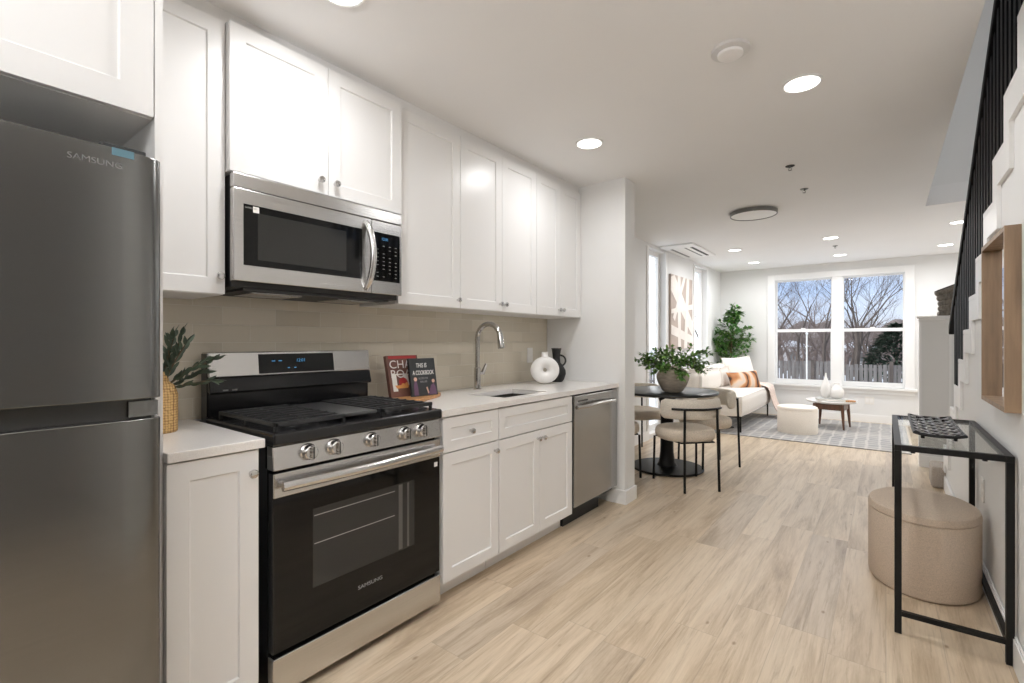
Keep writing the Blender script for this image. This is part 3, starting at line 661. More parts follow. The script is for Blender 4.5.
pts = [(MX + .045 * math.sin(PI * (i / 12)) ** .6 if 0 < i < 12 else MX, 1.312 + .008 * math.sin(PI * i / 12), MZ0 + .026 + (MZ1 - MZ0 - .10) * i / 12) for i in range(13)]
obj('door_handle', MB().tube(pts, [.012] + [.0145] * 11 + [.012], 14), 'handle', d, smooth=True)
cp = obj('control_side', MB().box(MX - .03, MX, 1.345, MY1, MZ0 + .008, MZ1 - .054), 'steelh', t, bevel=.003)
kp = obj('keypad', MB().box(MX - .001, MX + .0015, 1.352, MY1 - .014, MZ0 + .068, MZ1 - .108), 'glassblk', cp)
text('display_time', '12:01', .018, (MX + .0018, 1.395, MZ1 - .142), RX, 'disp', kp)
m = MB()
for r_ in range(9):
    for q in range(4): 
        yy = 1.368 + q * .035; zz = MZ1 - .17 - r_ * .018
        if (r_ * 7 + q * 5) % 6: m.box(MX + .0015, MX + .0018, yy, yy + .010, zz, zz + .0025)
obj('keypad_print', m, 'letter', kp)
obj('underside_vent', MB().box(-2.20, -1.90, MY0 + .05, MY1 - .05, MZ0 - .022, MZ0 - .0125), 'blackm', t)
for yy in (.85, 1.22): obj('grease_filter', MB().box(-2.12, -1.94, yy, yy + .2, MZ0 - .027, MZ0 - .0225), 'steel', t)

# ---------------------------------------------------------------- dishwasher
t = thing('dishwasher', 'built-in stainless steel dishwasher under the end of the worktop', 'dishwasher', (-1.9, 3.0, 0))
DY0, DY1 = 2.700, 3.345
obj('tub', MB().box(-2.20, -1.64, DY0, DY1, .10, .868), 'blackm', t)
dd = obj('door', MB().box(-1.638, -1.598, DY0 + .012, DY1 - .004, .135, .862), 'steelv', t, bevel=.004)
pts = [(-1.596 + .038 * min(1, math.sin(PI * i / 16) * 2.2), DY0 + .045 + (DY1 - DY0 - .08) * i / 16, .785 + .012 * math.sin(PI * i / 16)) for i in range(17)]
obj('bar_handle', MB().tube(pts, .012, 12), 'steelh', dd, smooth=True)
obj('label_strip', MB().box(-1.598, -1.5972, DY0 + .06, DY0 + .19, .822, .830), 'blackm', dd)
obj('kick_plate', MB().box(-1.70, -1.68, DY0, DY1 - .15, .0, .125), 'blackm', t)
obj('side_gap', MB().box(-1.645, -1.62, DY0 - .008, DY0 + .004, .10, .868), 'blackm', t)

# ---------------------------------------------------------------- things on the worktop
def torus_vase():
    # ring-shaped body with small off-centre hole, axis ~ towards viewer
    t = thing('ring_vase', 'white ring-shaped ceramic vase with a small hole, on the worktop', 'vase', (-1.99, 2.95, .9055), math.radians(48))
    R, r, rc = .062, .047, .042
    m = MB().grid(lambda u, v: ((R + r * math.cos(2 * PI * v)) * math.cos(2 * PI * u), rc * math.sin(2 * PI * v), .104 + (R + r * math.cos(2 * PI * v)) * .92 * math.sin(2 * PI * u)), 48, 20, True)
    obj('ring_body', m, 'white', t, world=False, smooth=True, weld=True)
    obj('neck', MB().lathe([(.030, 0), (.024, .010), (.024, .034), (.026, .038), (.018, .038), (.018, .01)], (0, 0, .198), 24), 'white', t, world=False, smooth=True)
    return t
torus_vase()
t = thing('jug_vase', 'black matte jug with a flared neck and a loop handle behind the white ring vase', 'vase', (-2.04, 3.185, .9055), math.radians(35))
obj('body', MB().lathe([(.045, 0), (.062, .02), (.074, .06), (.072, .09), (.052, .125), (.032, .15), (.028, .19), (.036, .25), (.040, .262), (.034, .262), (.026, .20), (.02, .16)], (0, 0, 0), 32), 'blackvase', t, world=False, smooth=True)
obj('handle', MB().tube([(.030 + .042 * math.sin(a), 0, .165 + .042 * math.cos(a) * -1) for a in [PI * i / 10 for i in range(11)]], .007, 8), 'blackvase', t, world=False, smooth=True)

t = thing('woven_vase', 'golden woven bottle vase holding dark leaves, beside the refrigerator', 'vase', (-1.985, .566, .9055))
obj('bottle', MB().lathe([(.044, 0), (.048, .004), (.049, .13), (.040, .160), (.022, .176), (.020, .20), (.022, .21), (.016, .21), (.014, .18)], (-1.985, .566, .9055), 36), 'weave', t, smooth=True)

def leaf(mb, p, d, ln, wd, up=Vector((0, 0, 1)), curl=.15, n=4):
    """a folded, pointed leaf from p along d"""
    d = d.normalized(); side = d.cross(up)
    if side.length < 1e-3: side = Vector((1, 0, 0))
    side.normalize(); nr = side.cross(d); vs = []
    for i in range(n + 1):
        u = i / n; w = wd * math.sin(PI * min(.97, u * .93 + .05)) ** .8 * .5
        c = p + d * ln * u - nr * curl * ln * u * u
        vs += [c - side * w + nr * w * .3, c, c + side * w + nr * w * .3]
    fs = []
    for i in range(n):
        a = i * 3; fs += [(a, a + 1, a + 4, a + 3), (a + 1, a + 2, a + 5, a + 4)]
    mb.add(vs, fs)
def curve3(p, d, ln, droop, n=6, wob=.1):
    pts = [Vector(p)]; d = Vector(d).normalized()
    for i in range(n):
        d = (d + Vector((random.uniform(-wob, wob), random.uniform(-wob, wob), random.uniform(-wob, wob) - droop / n))).normalized()
        pts.append(pts[-1] + d * ln / n)
    return pts
t = thing('leafy_sprigs', 'dark olive sprigs standing in the golden woven vase', 'plant', (-1.985, .566, 1.12))
st = MB(); lf = MB()
for d, ln, dr in (((.18, .42, .42), .32, .35), ((.3, .5, .15), .26, .2), ((.2, .2, .7), .24, .3), ((.05, .25, .9), .27, .2), ((.05, .1, .8), .25, .3), ((-.05, .6, .35), .24, .25), ((.1, .12, 1), .24, .1), ((.12, .55, .6), .22, .3)):
    ln *= .74 if d[2] > .55 else .58; pts = curve3((-1.985, .566, 1.05), d, ln, dr, 7, .05); st.tube(pts, [.003] * 7 + [.0015], 5)
    for i in range(2, 8):
        for s_ in (-1, 1):
            dd = (pts[i] - pts[i - 1]).normalized(); sd = dd.cross(Vector((0, 0, 1))).normalized() * s_
            leaf(lf, pts[i], dd * .9 + sd * .8 + Vector((0, 0, random.uniform(-.3, .3))), random.uniform(.035, .055), .013, up=Vector((random.uniform(.5, 1), random.uniform(-.4, .4), random.uniform(-.3, .3))))
    leaf(lf, pts[-1], pts[-1] - pts[-2], .05, .014)
obj('stems', st, 'stem', t); lo_ = obj('leaves', lf, 'leafo', t, smooth=True)

# cutting board and two cook books
bc = (-2.02, 1.745)
t = thing('serving_board', 'brown wooden serving board on the worktop, under the two cook books', 'cutting board', (bc[0], bc[1], .9055), math.radians(24))
pts = []
for i in range(28):
    a = 2 * PI * i / 28; pts.append((.085 * math.copysign(abs(math.cos(a)) ** .6, math.cos(a)), .225 * math.copysign(abs(math.sin(a)) ** .7, math.sin(a))))
obj('board', MB().prism(pts, 'z', 0, .020), 'board', t, world=False, bevel=.004)
def book(label, y, x, wd, h, th, lean, rz, cover, fn):
    t = thing('cook_book', label, 'book', (x, y, .9262), rz, 'cook books leaning on the backsplash')
    R = Matrix.Rotation(-lean, 4, 'Y')
    def o_(nm, m, mat, par=t): 
        m.rot(R); return obj(nm, m, mat, par, world=False)
    c = o_('cover', MB().box(-.002, 0, 0, wd, 0, h).box(-th, -th - .002, 0, wd, 0, h).box(-th, 0, -.002, 0, 0, h), cover)
    o_('pages', MB().box(-th + .0002, -.0022, .0002, wd - .004, .003, h - .003), 'paper')
    def tx(s, size, yy, zz, mat, xs=1., sh=0):
        cu = bpy.data.curves.new('cover_title', 'FONT'); cu.body = s; cu.size = size; cu.extrude = .0003; cu.shear = sh; cu.materials.append(M[mat])
        q = bpy.data.objects.new('cover_title', cu); COL.objects.link(q); q.parent = c
        q.matrix_basis = R @ Matrix.Translation((.0006, yy, zz)) @ Matrix(((0, 0, 1, 0), (1, 0, 0, 0), (0, 1, 0, 0), (0, 0, 0, 1))) @ Matrix.Diagonal((xs, 1, 1, 1))
        tomesh(q)
    fn(c, o_, tx)
def cov1(c, o_, tx):
    o_('title_panel', MB().box(.0001, .0004, .012, .19, .03, .205), 'covp', c)
    o_('top_border', MB().box(.0001, .0005, .01, .19, .207, .222), 'red', c)
    o_('cheese_bits', MB().box(.0004, .0008, .016, .045, .03, .12).box(.0004, .0008, .09, .12, .06, .12).box(.0005, .0009, .02, .11, .118, .124), 'covw', c)
    o_('bowl', MB().prism([(.04, .045), (.11, .045), (.12, .062), (.03, .062)], 'x', .0006, .001), 'covo', c)
    o_('berries', MB().lathe([(.028, 0), (.028, .0003)], (.0006, .085, .075), 18, axis='x'), 'red', c)
    o_('fruit', MB().lathe([(.014, 0), (.014, .0003)], (.001, .082, .058), 14, axis='x').lathe([(.010, 0), (.010, .0003)], (.001, .105, .066), 14, axis='x'), 'covo', c)
    tx('CHAR', .062, .010, .155, 'covw', 1.08); tx('BOAR', .062, .010, .103, 'covw', 1.05)
def cov2(c, o_, tx):
    tx('THIS IS', .034, .040, .155, 'covw', .7, .15); tx('A COOKBOOK', .034, .014, .115, 'covw', .62, .1)
    tx('RECIPES FOR', .015, .050, .090, 'letter', .75); tx('REAL LIFE', .015, .058, .072, 'letter', .75)
    o_('cook_figure_left', MB().prism([(.012, .004), (.042, .004), (.040, .05), (.034, .085), (.022, .085), (.014, .055)], 'x', .0002, .0006), 'purple', c)
    o_('cook_figure_right', MB().prism([(.105, .004), (.165, .004), (.160, .045), (.150, .065), (.130, .055), (.112, .02)], 'x', .0002, .0006), 'purple', c)
    o_('faces', MB().lathe([(.011, 0), (.011, .0003)], (.0006, .028, .092), 14, axis='x').lathe([(.010, 0), (.010, .0003)], (.0006, .148, .078), 14, axis='x').prism([(.095, .045), (.104, .048), (.112, .015), (.105, .010)], 'x', .0006, .0009), 'skin', c)
book('cook book with red and white cover and big letters, half behind the chalkboard one', 1.592, -2.035, .20, .225, .024, math.radians(14), math.radians(-4), 'covp', cov1)
book('cook book with black chalkboard cover and hand-drawn title, front of the two', 1.682, -1.975, .172, .205, .016, math.radians(10), math.radians(-3), 'chalk', cov2)
t = thing('wall_outlet', 'cream outlet plate on the tiled backsplash beside the white ring vase', 'outlet', (-2.238, 3.10, 1.11), 0)
obj('cover_plate', MB().box(-2.2395, -2.234, 3.065, 3.140, 1.052, 1.170), 'plate', t, bevel=.002)
for zz in (1.135, 1.09): obj('socket', MB().box(-2.234, -2.2325, 3.085, 3.12, zz - .016, zz + .016), 'paper', t)

# ---------------------------------------------------------------- staircase
t = thing('staircase', 'white staircase rising towards the viewer on the right side wall', 'staircase', (.9, 5.7, 0))
pr_ = [(ry(1), 0)]
for k in range(1, 14): pr_ += [(ry(k), RI * k - .0295)] if k == 1 else [(ry(k), RI * (k - 1) - .0295), (ry(k), RI * k - .0295)]
pr_ += [(2.32, RI * 13 - .0295), (2.32, RI * 13 - .25), (5.30, 0)]
obj('flight', MB().prism(pr_, 'x', XR + .101, 1.349), 'trim', t)
for k in range(2, 14): obj('tread', MB().box(XR - .0155, 1.349, ry(k) - TR - .0, ry(k) + .002, RI * k - .0285, RI * k), 'trim', t, bevel=.004)
obj('carpeted_step', MB().box(.300, 1.349, 5.32, ry(1) + .022, .0, RI - .008), 'tweed', t, bevel=.02, seg=3)
# zigzag trim band on the wall face
z_ = MB(); B = .105
for k in range(2, 14):
    top = RI * k - .029; y = ry(k); yn = ry(k) - TR
    z_.box(XR - .015, XR - .0003, y - B, y, RI * (k - 1) - .029 if k > 1 else 0, top)
    z_.box(XR - .015, XR - .0003, yn, y - B, top - B * 1.05, top)
    z_.box(XR - .015, XR - .0003, yn - B, yn, top - B * 1.05, top) if k < 13 else None
obj('zigzag_trim', z_, 'trim', t)
# railing
t = thing('stair_railing', 'black handrail with close black balusters on the staircase', 'railing', (.42, 4.9, .9))
sl = RI / TR
def hz(y): return 1.300 + (4.80 - y) * sl
y0r, y1r = 4.80, 1.9
p = MB().add([(.366, y0r, hz(y0r) - .03), (.440, y0r, hz(y0r) - .03), (.440, y0r, hz(y0r) + .03), (.366, y0r, hz(y0r) + .03),
              (.366, y1r, hz(y1r) - .03), (.440, y1r, hz(y1r) - .03), (.440, y1r, hz(y1r) + .03), (.366, y1r, hz(y1r) + .03)],
             [(0, 1, 2, 3), (7, 6, 5, 4), (0, 4, 5, 1), (1, 5, 6, 2), (2, 6, 7, 3), (3, 7, 4, 0)])
obj('handrail', p, 'rail', t, bevel=.006)
for k in range(5, 14):
    for q in range(3):
        yb = ry(k) - .035 - q * .085
        if hz(yb) > 4.8: continue
        obj('baluster', MB().box(.3755, .407, yb - .021, yb + .021, RI * k + .0005, hz(yb) - .031), 'rail', t)
# half wall at the foot of the stairs
t = struct('trim_6', MB().box(.268, 1.35, 6.15, 6.27, 0, 1.425), 'wall')
struct('wall_half_corner', MB().box(.256, .274, 6.138, 6.282, 0, 1.425).box(.472, .490, 6.138, 6.150, 0, 1.425).box(.274, 1.35, 6.136, 6.15, 0, .11), 'trim')
struct('trim_7', MB().box(.238, 1.35, 6.115, 6.305, 1.448, 1.466).box(.250, 1.35, 6.128, 6.292, 1.4255, 1.448), 'trim', bevel=.004)
t = thing('quilted_basket', 'dark grey ribbed basket with a wavy rim standing on the half wall', 'basket', (.46, 6.21, 1.4665))
def qb(u, v):
    a = PI * 2 * u; z = v * (.285 + .05 * math.cos(a)); r = abs(math.sin(v * PI * 5)) ** .5
    sx = (.085 + .012 * math.sin(v * PI) * -1 + .018 * v * v) + .010 * r; sy = .050 + .010 * r
    return (.495 + sx * 1.15 * math.cos(a), 6.21 + sy * math.sin(a), 1.4665 + z)
obj('body', MB().grid(qb, 40, 46, True), 'basket', t, smooth=True)
obj('rim', MB().tube([qb(i / 40, 1) for i in range(40)], .007, 6, closed=True), 'blackm', t, smooth=True)

# ---------------------------------------------------------------- mirror on the right wall
XM = .345; a, b, z0, z1 = 2.515, 3.06, .957, 1.648
t = thing('wall_mirror', 'oak box-framed mirror hanging on the right wall above the console table', 'mirror', (XR, (a + b) / 2, z0))
fr = .018
m = MB().box(XM, XR - .0005, a, a + fr, z0, z1).box(XM, XR - .0005, b - fr, b, z0, z1).box(XM, XR - .0005, a + fr, b - fr, z1 - fr, z1).box(XM, XR - .0005, a + fr, b - fr, z0, z0 + fr)
obj('frame', m, 'wood', t)
obj('mirror_plate', MB().box(XR - .012, XR - .006, a + fr + .0005, b - fr - .0005, z0 + fr + .0005, z1 - fr - .0005), 'mirror', t)
t = thing('wall_outlet', 'white outlet plate low on the right wall behind the console table', 'outlet', (XR, 3.38, .47))
obj('cover_plate', MB().box(XR - .006, XR - .0003, 3.345, 3.420, .41, .53), 'plate', t, bevel=.002)
for zz in (.495, .45): obj('socket', MB().box(XR - .008, XR - .006, 3.365, 3.40, zz - .016, zz + .016), 'paper', t)
t = thing('wall_outlet', 'small white outlet under the big window, right of the coffee table', 'outlet', (-.21, YF, .33))
obj('cover_plate', MB().box(-.255, -.14, YF - .006, YF - .0003, .27, .385), 'plate', t, bevel=.002)
for xx in (-.225, -.17): obj('socket', MB().box(xx - .016, xx + .016, YF - .0075, YF - .006, .30, .355), 'white', t)

# ---------------------------------------------------------------- console table + tray
cx0, cx1, cy0, cy1, cz = .028, .382, 2.575, 3.62, .788; s = .024
t = thing('console_table', 'slim black metal console table with a glass top against the right wall', 'console table', ((cx0 + cx1) / 2, (cy0 + cy1) / 2, 0))
for xx in (cx0, cx1 - s):
    for yy in (cy0, cy1 - s): obj('leg', MB().box(xx, xx + s, yy, yy + s, 0, cz - s), 'legs', t, bevel=.0015)
m = MB().box(cx0, cx0 + s, cy0, cy1, cz - s, cz).box(cx1 - s, cx1, cy0, cy1, cz - s, cz).box(cx0 + s, cx1 - s, cy0, cy0 + s, cz - s, cz).box(cx0 + s, cx1 - s, cy1 - s, cy1, cz - s, cz)
obj('top_frame', m, 'legs', t, bevel=.0015)
obj('glass_top', MB().box(cx0 + s, cx1 - s, cy0 + s, cy1 - s, cz - .008, cz - .002), 'tglass', t)
zb = .075
obj('stretcher', MB().box(cx0 + s, cx1 - s, cy0, cy0 + s * .8, zb, zb + s * .8), 'legs', t)
obj('stretcher', MB().box(cx0 + s, cx1 - s, cy1 - s * .8, cy1, zb, zb + s * .8), 'legs', t)
obj('stretcher', MB().box(cx1 - s, cx1 - s * .2, cy0 + s, cy1 - s, zb, zb + s * .8), 'legs', t)
for yy in (cy0 + .03, cy0 + .03): pass
for xx in (cx0 + .06, cx1 - .08): obj('glass_pad', MB().cyl((xx, cy0 + .012, cz - s - .006), .008, .006, 10), 'legs', t)
# woven tray: long side along Y
TX0, TX1, TY0, TY1, TZ = .100, .268, 2.78, 3.44, cz + .014
t = thing('woven_tray', 'black open-weave metal tray with raised ends on the glass console table', 'tray', ((TX0 + TX1) / 2, (TY0 + TY1) / 2, cz))
def tz(x, y):
    u = (x - (TX0 + TX1) / 2) / ((TX1 - TX0) / 2); v = (y - (TY0 + TY1) / 2) / ((TY1 - TY0) / 2)
    return TZ + .009 * abs(u) ** 3 + .006 * abs(v) ** 4
nx, ny = 5, 13
def strip(fixed, along, w, ph):
    m = MB(); n = 53
    def fn(u, v):
        q = (v - .5) * w
        if along == 'y':
            y = TY0 + (TY1 - TY0) * u; x = fixed + q; z = tz(x, y) + .0035 * math.cos(PI * ny * u + ph * PI)
        else:
            x = TX0 + (TX1 - TX0) * u; y = fixed + q; z = tz(x, y) - .0035 * math.cos(PI * nx * u + ph * PI)
        return (x, y, z)
    m.grid(fn, n, 3); return m
mm = MB()
for i in range(nx):
    q = strip(TX0 + (TX1 - TX0) * (i + .5) / nx, 'y', .020, i % 2); mm.add(q.v, q.f)
for j in range(ny):
    q = strip(TY0 + (TY1 - TY0) * (j + .5) / ny, 'x', .028, j % 2); mm.add(q.v, q.f)
o = obj('weave', mm, P('tray_metal', (.03, .03, .03), .28, .3), t, smooth=True)
so = o.modifiers.new('solid', 'SOLIDIFY'); so.thickness = .003
rim = [(TX0 + (TX1 - TX0) * i / 8, TY0, 0) for i in range(9)] + [(TX1, TY0 + (TY1 - TY0) * i / 16, 0) for i in range(1, 17)] + [(TX1 - (TX1 - TX0) * i / 8, TY1, 0) for i in range(1, 9)] + [(TX0, TY1 - (TY1 - TY0) * i / 16, 0) for i in range(1, 16)]
obj('rim', MB().tube([(x, y, tz(x, y)) for x, y, _ in rim], .0065, 8, closed=True), 'legs', t, smooth=True)
for xx in (TX0 + .03, TX1 - .03):
    for yy in (TY0 + .04, TY1 - .04): obj('foot', MB().cyl((xx, yy, cz + .0003), .007, tz(xx, yy) - cz - .003, 10), 'legs', t)

# ---------------------------------------------------------------- ottomans
def ottoman(label, x, y, ax, ay, h, mat, matlid, rz=0, n=56):
    t = thing('storage_ottoman', label, 'ottoman', (x, y, 0), rz)
    seam = h - .05
    obj('base', MB().lathe([(.93, 0), (.985, .008), (1., .02), (1.0, seam - .006), (.985, seam)], (0, 0, 0), n, ax, ay), mat, t, world=False, smooth=True)
    obj('lid', MB().lathe([(.985, seam + .0015), (1.005, seam + .006), (1.0, seam + .022), (.975, seam + .036), (.90, seam + .045), (.6, seam + .051), (.01, seam + .053)], (0, 0, 0), n, ax, ay), matlid, t, world=False, smooth=True)
ottoman('large beige oval ottoman under the glass console table', .146, 3.245, .222, .29, .405, 'linen', 'linen')
ottoman('small cream round ottoman on the rug, left of the coffee table', -.935, 7.41, .235, .235, .365, 'cream', 'cream')

# ---------------------------------------------------------------- dining set
tx_, ty_ = -1.67, 4.58
t = thing('dining_table', 'round black pedestal dining table behind the partition', 'table', (tx_, ty_, 0))
obj('tabletop', MB().lathe([(.44, .722), (.462, .728), (.465, .738), (.462, .746), (.456, .749), (.001, .749)], (tx_, ty_, 0), 72), 'tabletop', t, smooth=True)
obj('pedestal', MB().lathe([(.10, .022), (.075, .06), (.062, .16), (.058, .4), (.062, .62), (.09, .70), (.16, .722)], (tx_, ty_, 0), 40), 'legs', t, smooth=True)
obj('base_plate', MB().lathe([(.33, 0), (.335, .006), (.335, .014), (.328, .020), (.10, .030), (.001, .030)], (tx_, ty_, 0), 64), 'legs', t, smooth=True)

def se(a, p): c_, s_ = math.cos(a), math.sin(a); return math.copysign(abs(c_) ** p, c_), math.copysign(abs(s_) ** p, s_)
def make_chair():
    t = thing('dining_chair', '', 'chair', (0, 0, 0), 0, 'dining chairs around the round black table')
    # seat cushion
    prof = [(0.05, .385), (.8, .385), (.93, .392), (.985, .41), (1.0, .435), (.985, .462), (.93, .482), (.8, .492), (.4, .497), (.05, .498)]
    n = 40; m = MB(); vs = []
    for (r, z) in prof:
        for k in range(n):
            cx, sy = se(2 * PI * k / n, .8); vs.append((cx * .235 * r, sy * .225 * r + .01, z))
    fs = [(i * n + k, i * n + (k + 1) % n, (i + 1) * n + (k + 1) % n, (i + 1) * n + k) for i in range(len(prof) - 1) for k in range(n)] + [tuple(range(n)), tuple(range((len(prof) - 1) * n, len(prof) * n))]
    obj('seat', m.add(vs, fs), 'boucle', t, world=False, smooth=True)
    # curved back pad (back is -Y)
    R = .265; A0, A1 = math.radians(-90 - 74), math.radians(-90 + 74); nu, nv = 26, 16; vs = []
    for i in range(nu):
        u = i / (nu - 1); ang = A0 + (A1 - A0) * u; e = min(1., math.sin(PI * min(max(u, .0), 1)) * 5.5) ** .5 if 0 < u < 1 else .05
        for k in range(nv):
            c_, s_ = se(2 * PI * k / nv, .7); rr = R + c_ * .033 * e
            vs.append((rr * math.cos(ang), rr * math.sin(ang) * .95 + .02, .663 + s_ * .082 * e))
    fs = [(i * nv + k, i * nv + (k + 1) % nv, (i + 1) * nv + (k + 1) % nv, (i + 1) * nv + k) for i in range(nu - 1) for k in range(nv)] + [tuple(range(nv)), tuple(range((nu - 1) * nv, nu * nv))]
    obj('backrest', MB().add(vs, fs), 'boucled', t, world=False, smooth=True)
    bar = []
    for i in range(15):
        ang = math.radians(-90 - 46 + 92 * i / 14); bar.append(((R + .040) * math.cos(ang), (R + .040) * math.sin(ang) * .95 + .02, .668))
    obj('back_rail', MB().tube(bar, .0095, 8), 'legs', t, world=False, smooth=True)
    for sx in (-1, 1):
        obj('leg', MB().tube([(sx * .152, -.265, 0), (sx * .147, -.254, .38), (sx * .142, -.248, .672)], .0105, 8), 'legs', t, world=False, smooth=True)
        obj('leg', MB().tube([(sx * .205, .175, 0), (sx * .20, .165, .386)], .0105, 8), 'legs', t, world=False, smooth=True)
    obj('seat_frame', MB().tube([(-.19, .155, .389), (.19, .155, .389), (.145, -.20, .389), (-.145, -.20, .389)], .007, 8, closed=True), 'legs', t, world=False)
    return t
ch = make_chair()
def face(x, y): return math.atan2(ty_ - y, tx_ - x) - PI / 2
ch.location = (-1.365, 4.18, 0); ch.rotation_euler = (0, 0, face(-1.365, 4.18) + math.radians(10)); ch['label'] = 'beige rounded dining chair nearest the kitchen, its back towards the viewer'
dup(ch, (-1.405, 4.925, 0), face(-1.405, 4.925) - math.radians(2), 'beige dining chair on the far right of the round table, in front of the sofa')
dup(ch, (-2.00, 4.06, 0), face(-2.0, 4.06), 'dining chair mostly hidden behind the partition edge, only its seat and a leg showing')
dup(ch, (-2.14, 5.02, 0), face(-2.14, 5.02), 'dining chair on the window side of the table, behind the tabletop')

def branchy(t, base, n, ln, droop, spread, leafn, lw, ll, mats, up=.5, seed=1, sub=2):
    random.seed(seed); st = MB(); lfs = [MB() for _ in mats]
    for i in range(n):
        a = 2 * PI * (i + random.random() * .7) / n; e = random.uniform(up * .4, up * 1.5)
        d = Vector((math.cos(a) * spread, math.sin(a) * spread, e)); L_ = ln * random.uniform(.7, 1.1)
        pts = curve3(base, d, L_, droop, 8, .10); st.tube(pts, [.003 - .002 * q / 8 for q in range(9)], 5)
        tips = [pts]
        for q in range(sub):
            j = random.randint(3, 6); dd = (pts[j] - pts[j - 1]).normalized() + Vector((random.uniform(-.8, .8), random.uniform(-.8, .8), random.uniform(-.3, .5)))
            p2 = curve3(pts[j], dd, L_ * .45, droop, 5, .12); st.tube(p2, [.002, .0018, .0016, .0014, .0012, .001], 4); tips.append(p2)
        for pp in tips:
            for q in range(2 if pp is pts else 1, len(pp)):
                for s_ in range(leafn):
                    dd = (pp[q] - pp[q - 1]).normalized(); rd = Vector((random.uniform(-1, 1), random.uniform(-1, 1), random.uniform(-.6, .8)))
                    leaf(random.choice(lfs), pp[q], dd * .6 + rd * .8, ll * random.uniform(.7, 1.2), lw)
    obj('stems', st, 'stem', t)
    for l_, mt in zip(lfs, mats): obj('leaves', l_, mt, t, smooth=True)
vb = (-1.565, 4.44, .7495)
t = thing('stone_vase', 'round taupe stone vase on the dining table', 'vase', vb)
obj('body', MB().lathe([(.062, 0), (.085, .01), (.125, .07), (.145, .13), (.143, .165), (.118, .205), (.075, .232), (.068, .243), (.060, .243), (.058, .22), (.05, .10)], vb, 48), 'pot', t, smooth=True)
t = thing('leafy_branches', 'bushy green leafy branches standing in the stone vase', 'plant', (vb[0], vb[1], vb[2] + .24))
branchy(t, (vb[0], vb[1], vb[2] + .20), 19, .35, .42, .82, 4, .024, .042, ['leaf', 'leafb', 'leafb'], .62, 5, 3)

# ---------------------------------------------------------------- living room
m = MB().box(-2.05, .22, 6.72, 8.88, .0005, .012)
tag(obj('area_rug', m, 'rug', bevel=.004), 'pale grey plaid rug under the sofa and the coffee table', 'rug')

def rbox(x0, x1, y0, y1, z0, z1, r, n=6, puff=0.):
    """rounded, slightly puffed cushion"""
    c_ = Vector(((x0 + x1) / 2, (y0 + y1) / 2, (z0 + z1) / 2)); hx, hy, hz_ = (x1 - x0) / 2, (y1 - y0) / 2, (z1 - z0) / 2
    vs = []; N_ = 12
    idx = {}; fs = []
    def vert(i, j, k):
        key = (i, j, k)
        if key in idx: return idx[key]
        p = Vector((2 * i / N_ - 1, 2 * j / N_ - 1, 2 * k / N_ - 1))
        q = Vector((p.x * hx, p.y * hy, p.z * hz_)); inn = Vector((max(-hx + r, min(hx - r, q.x)), max(-hy + r, min(hy - r, q.y)), max(-hz_ + r, min(hz_ - r, q.z))))
        d = q - inn
        if d.length > 1e-9: q = inn + d.normalized() * r
        pf = puff * (1 - p.x ** 4 if abs(p.x) < .999 else 1) * (1 - p.y ** 4 if abs(p.y) < .999 else 1) * (1 - p.z ** 4 if abs(p.z) < .999 else 1)
        nn = Vector((p.x if abs(p.x) > .999 else 0, p.y if abs(p.y) > .999 else 0, p.z if abs(p.z) > .999 else 0))
        q += nn * pf; idx[key] = len(vs); vs.append(tuple(c_ + q)); return idx[key]
    R_ = range(N_)
    for a_ in R_:
        for b_ in R_:
            for s_ in (0, N_):
                fs.append((vert(s_, a_, b_), vert(s_, a_ + 1, b_), vert(s_, a_ + 1, b_ + 1), vert(s_, a_, b_ + 1)))
                fs.append((vert(a_, s_, b_), vert(a_ + 1, s_, b_), vert(a_ + 1, s_, b_ + 1), vert(a_, s_, b_ + 1)))
                fs.append((vert(a_, b_, s_), vert(a_ + 1, b_, s_), vert(a_ + 1, b_ + 1, s_), vert(a_, b_ + 1, s_)))
    return MB().add(vs, fs)
SX0, SX1, SY0, SY1 = -2.27, -1.48, 6.80, 8.80
t = thing('sofa', 'cream upholstered sofa on thin black legs along the side windows', 'sofa', ((SX0 + SX1) / 2, (SY0 + SY1) / 2, 0))
obj('seat_cushion', rbox(SX0 + .02, SX1, SY0, SY1, .225, .50, .06, puff=.015), 'sofa', t, smooth=True, auto=60)
for i in range(2):
    a_ = SY0 + .02 + i * .99; o = obj('back_cushion', rbox(SX0 + .02, SX0 + .27, a_, a_ + .97, .47, .83, .11, puff=.035), 'sofa', t, smooth=True, auto=60)
fr = obj('leg_frame', MB().box(SX0 + .08, SX1 - .03, SY0 + .07, SY0 + .09, .205, .222).box(SX0 + .08, SX1 - .03, SY1 - .09, SY1 - .07, .205, .222).box(SX0 + .08, SX0 + .10, SY0 + .09, SY1 - .09, .205, .222).box(SX1 - .05, SX1 - .03, SY0 + .09, SY1 - .09, .205, .222), 'legs', t)
for xx in (SX0 + .08, SX1 - .05):
    for yy in (SY0 + .07, SY1 - .09): obj('leg', MB().box(xx, xx + .02, yy, yy + .02, .0125, .205), 'legs', t)
def pillow(name, label, loc, rot, w_, h_, th, mat, cat='cushion', pinch=.10):
    def shape(side):
        def f(u, v):
            x, y = 2 * u - 1, 2 * v - 1
            e = max(0, (1 - x ** 4) * (1 - y ** 4)) ** .55
            px = x * (1 - pinch * (1 - y * y)) if True else x; py_ = y * (1 - pinch * (1 - x * x))
            return (side * th / 2 * e, px * w_ / 2, py_ * h_ / 2)
        return f
    m = MB().grid(shape(1), 17, 17).grid(shape(-1), 17, 17)
    o = obj(name, m, mat, None, smooth=True, weld=True, auto=80); o.location = loc; o.rotation_euler = rot
    return tag(o, label, cat)
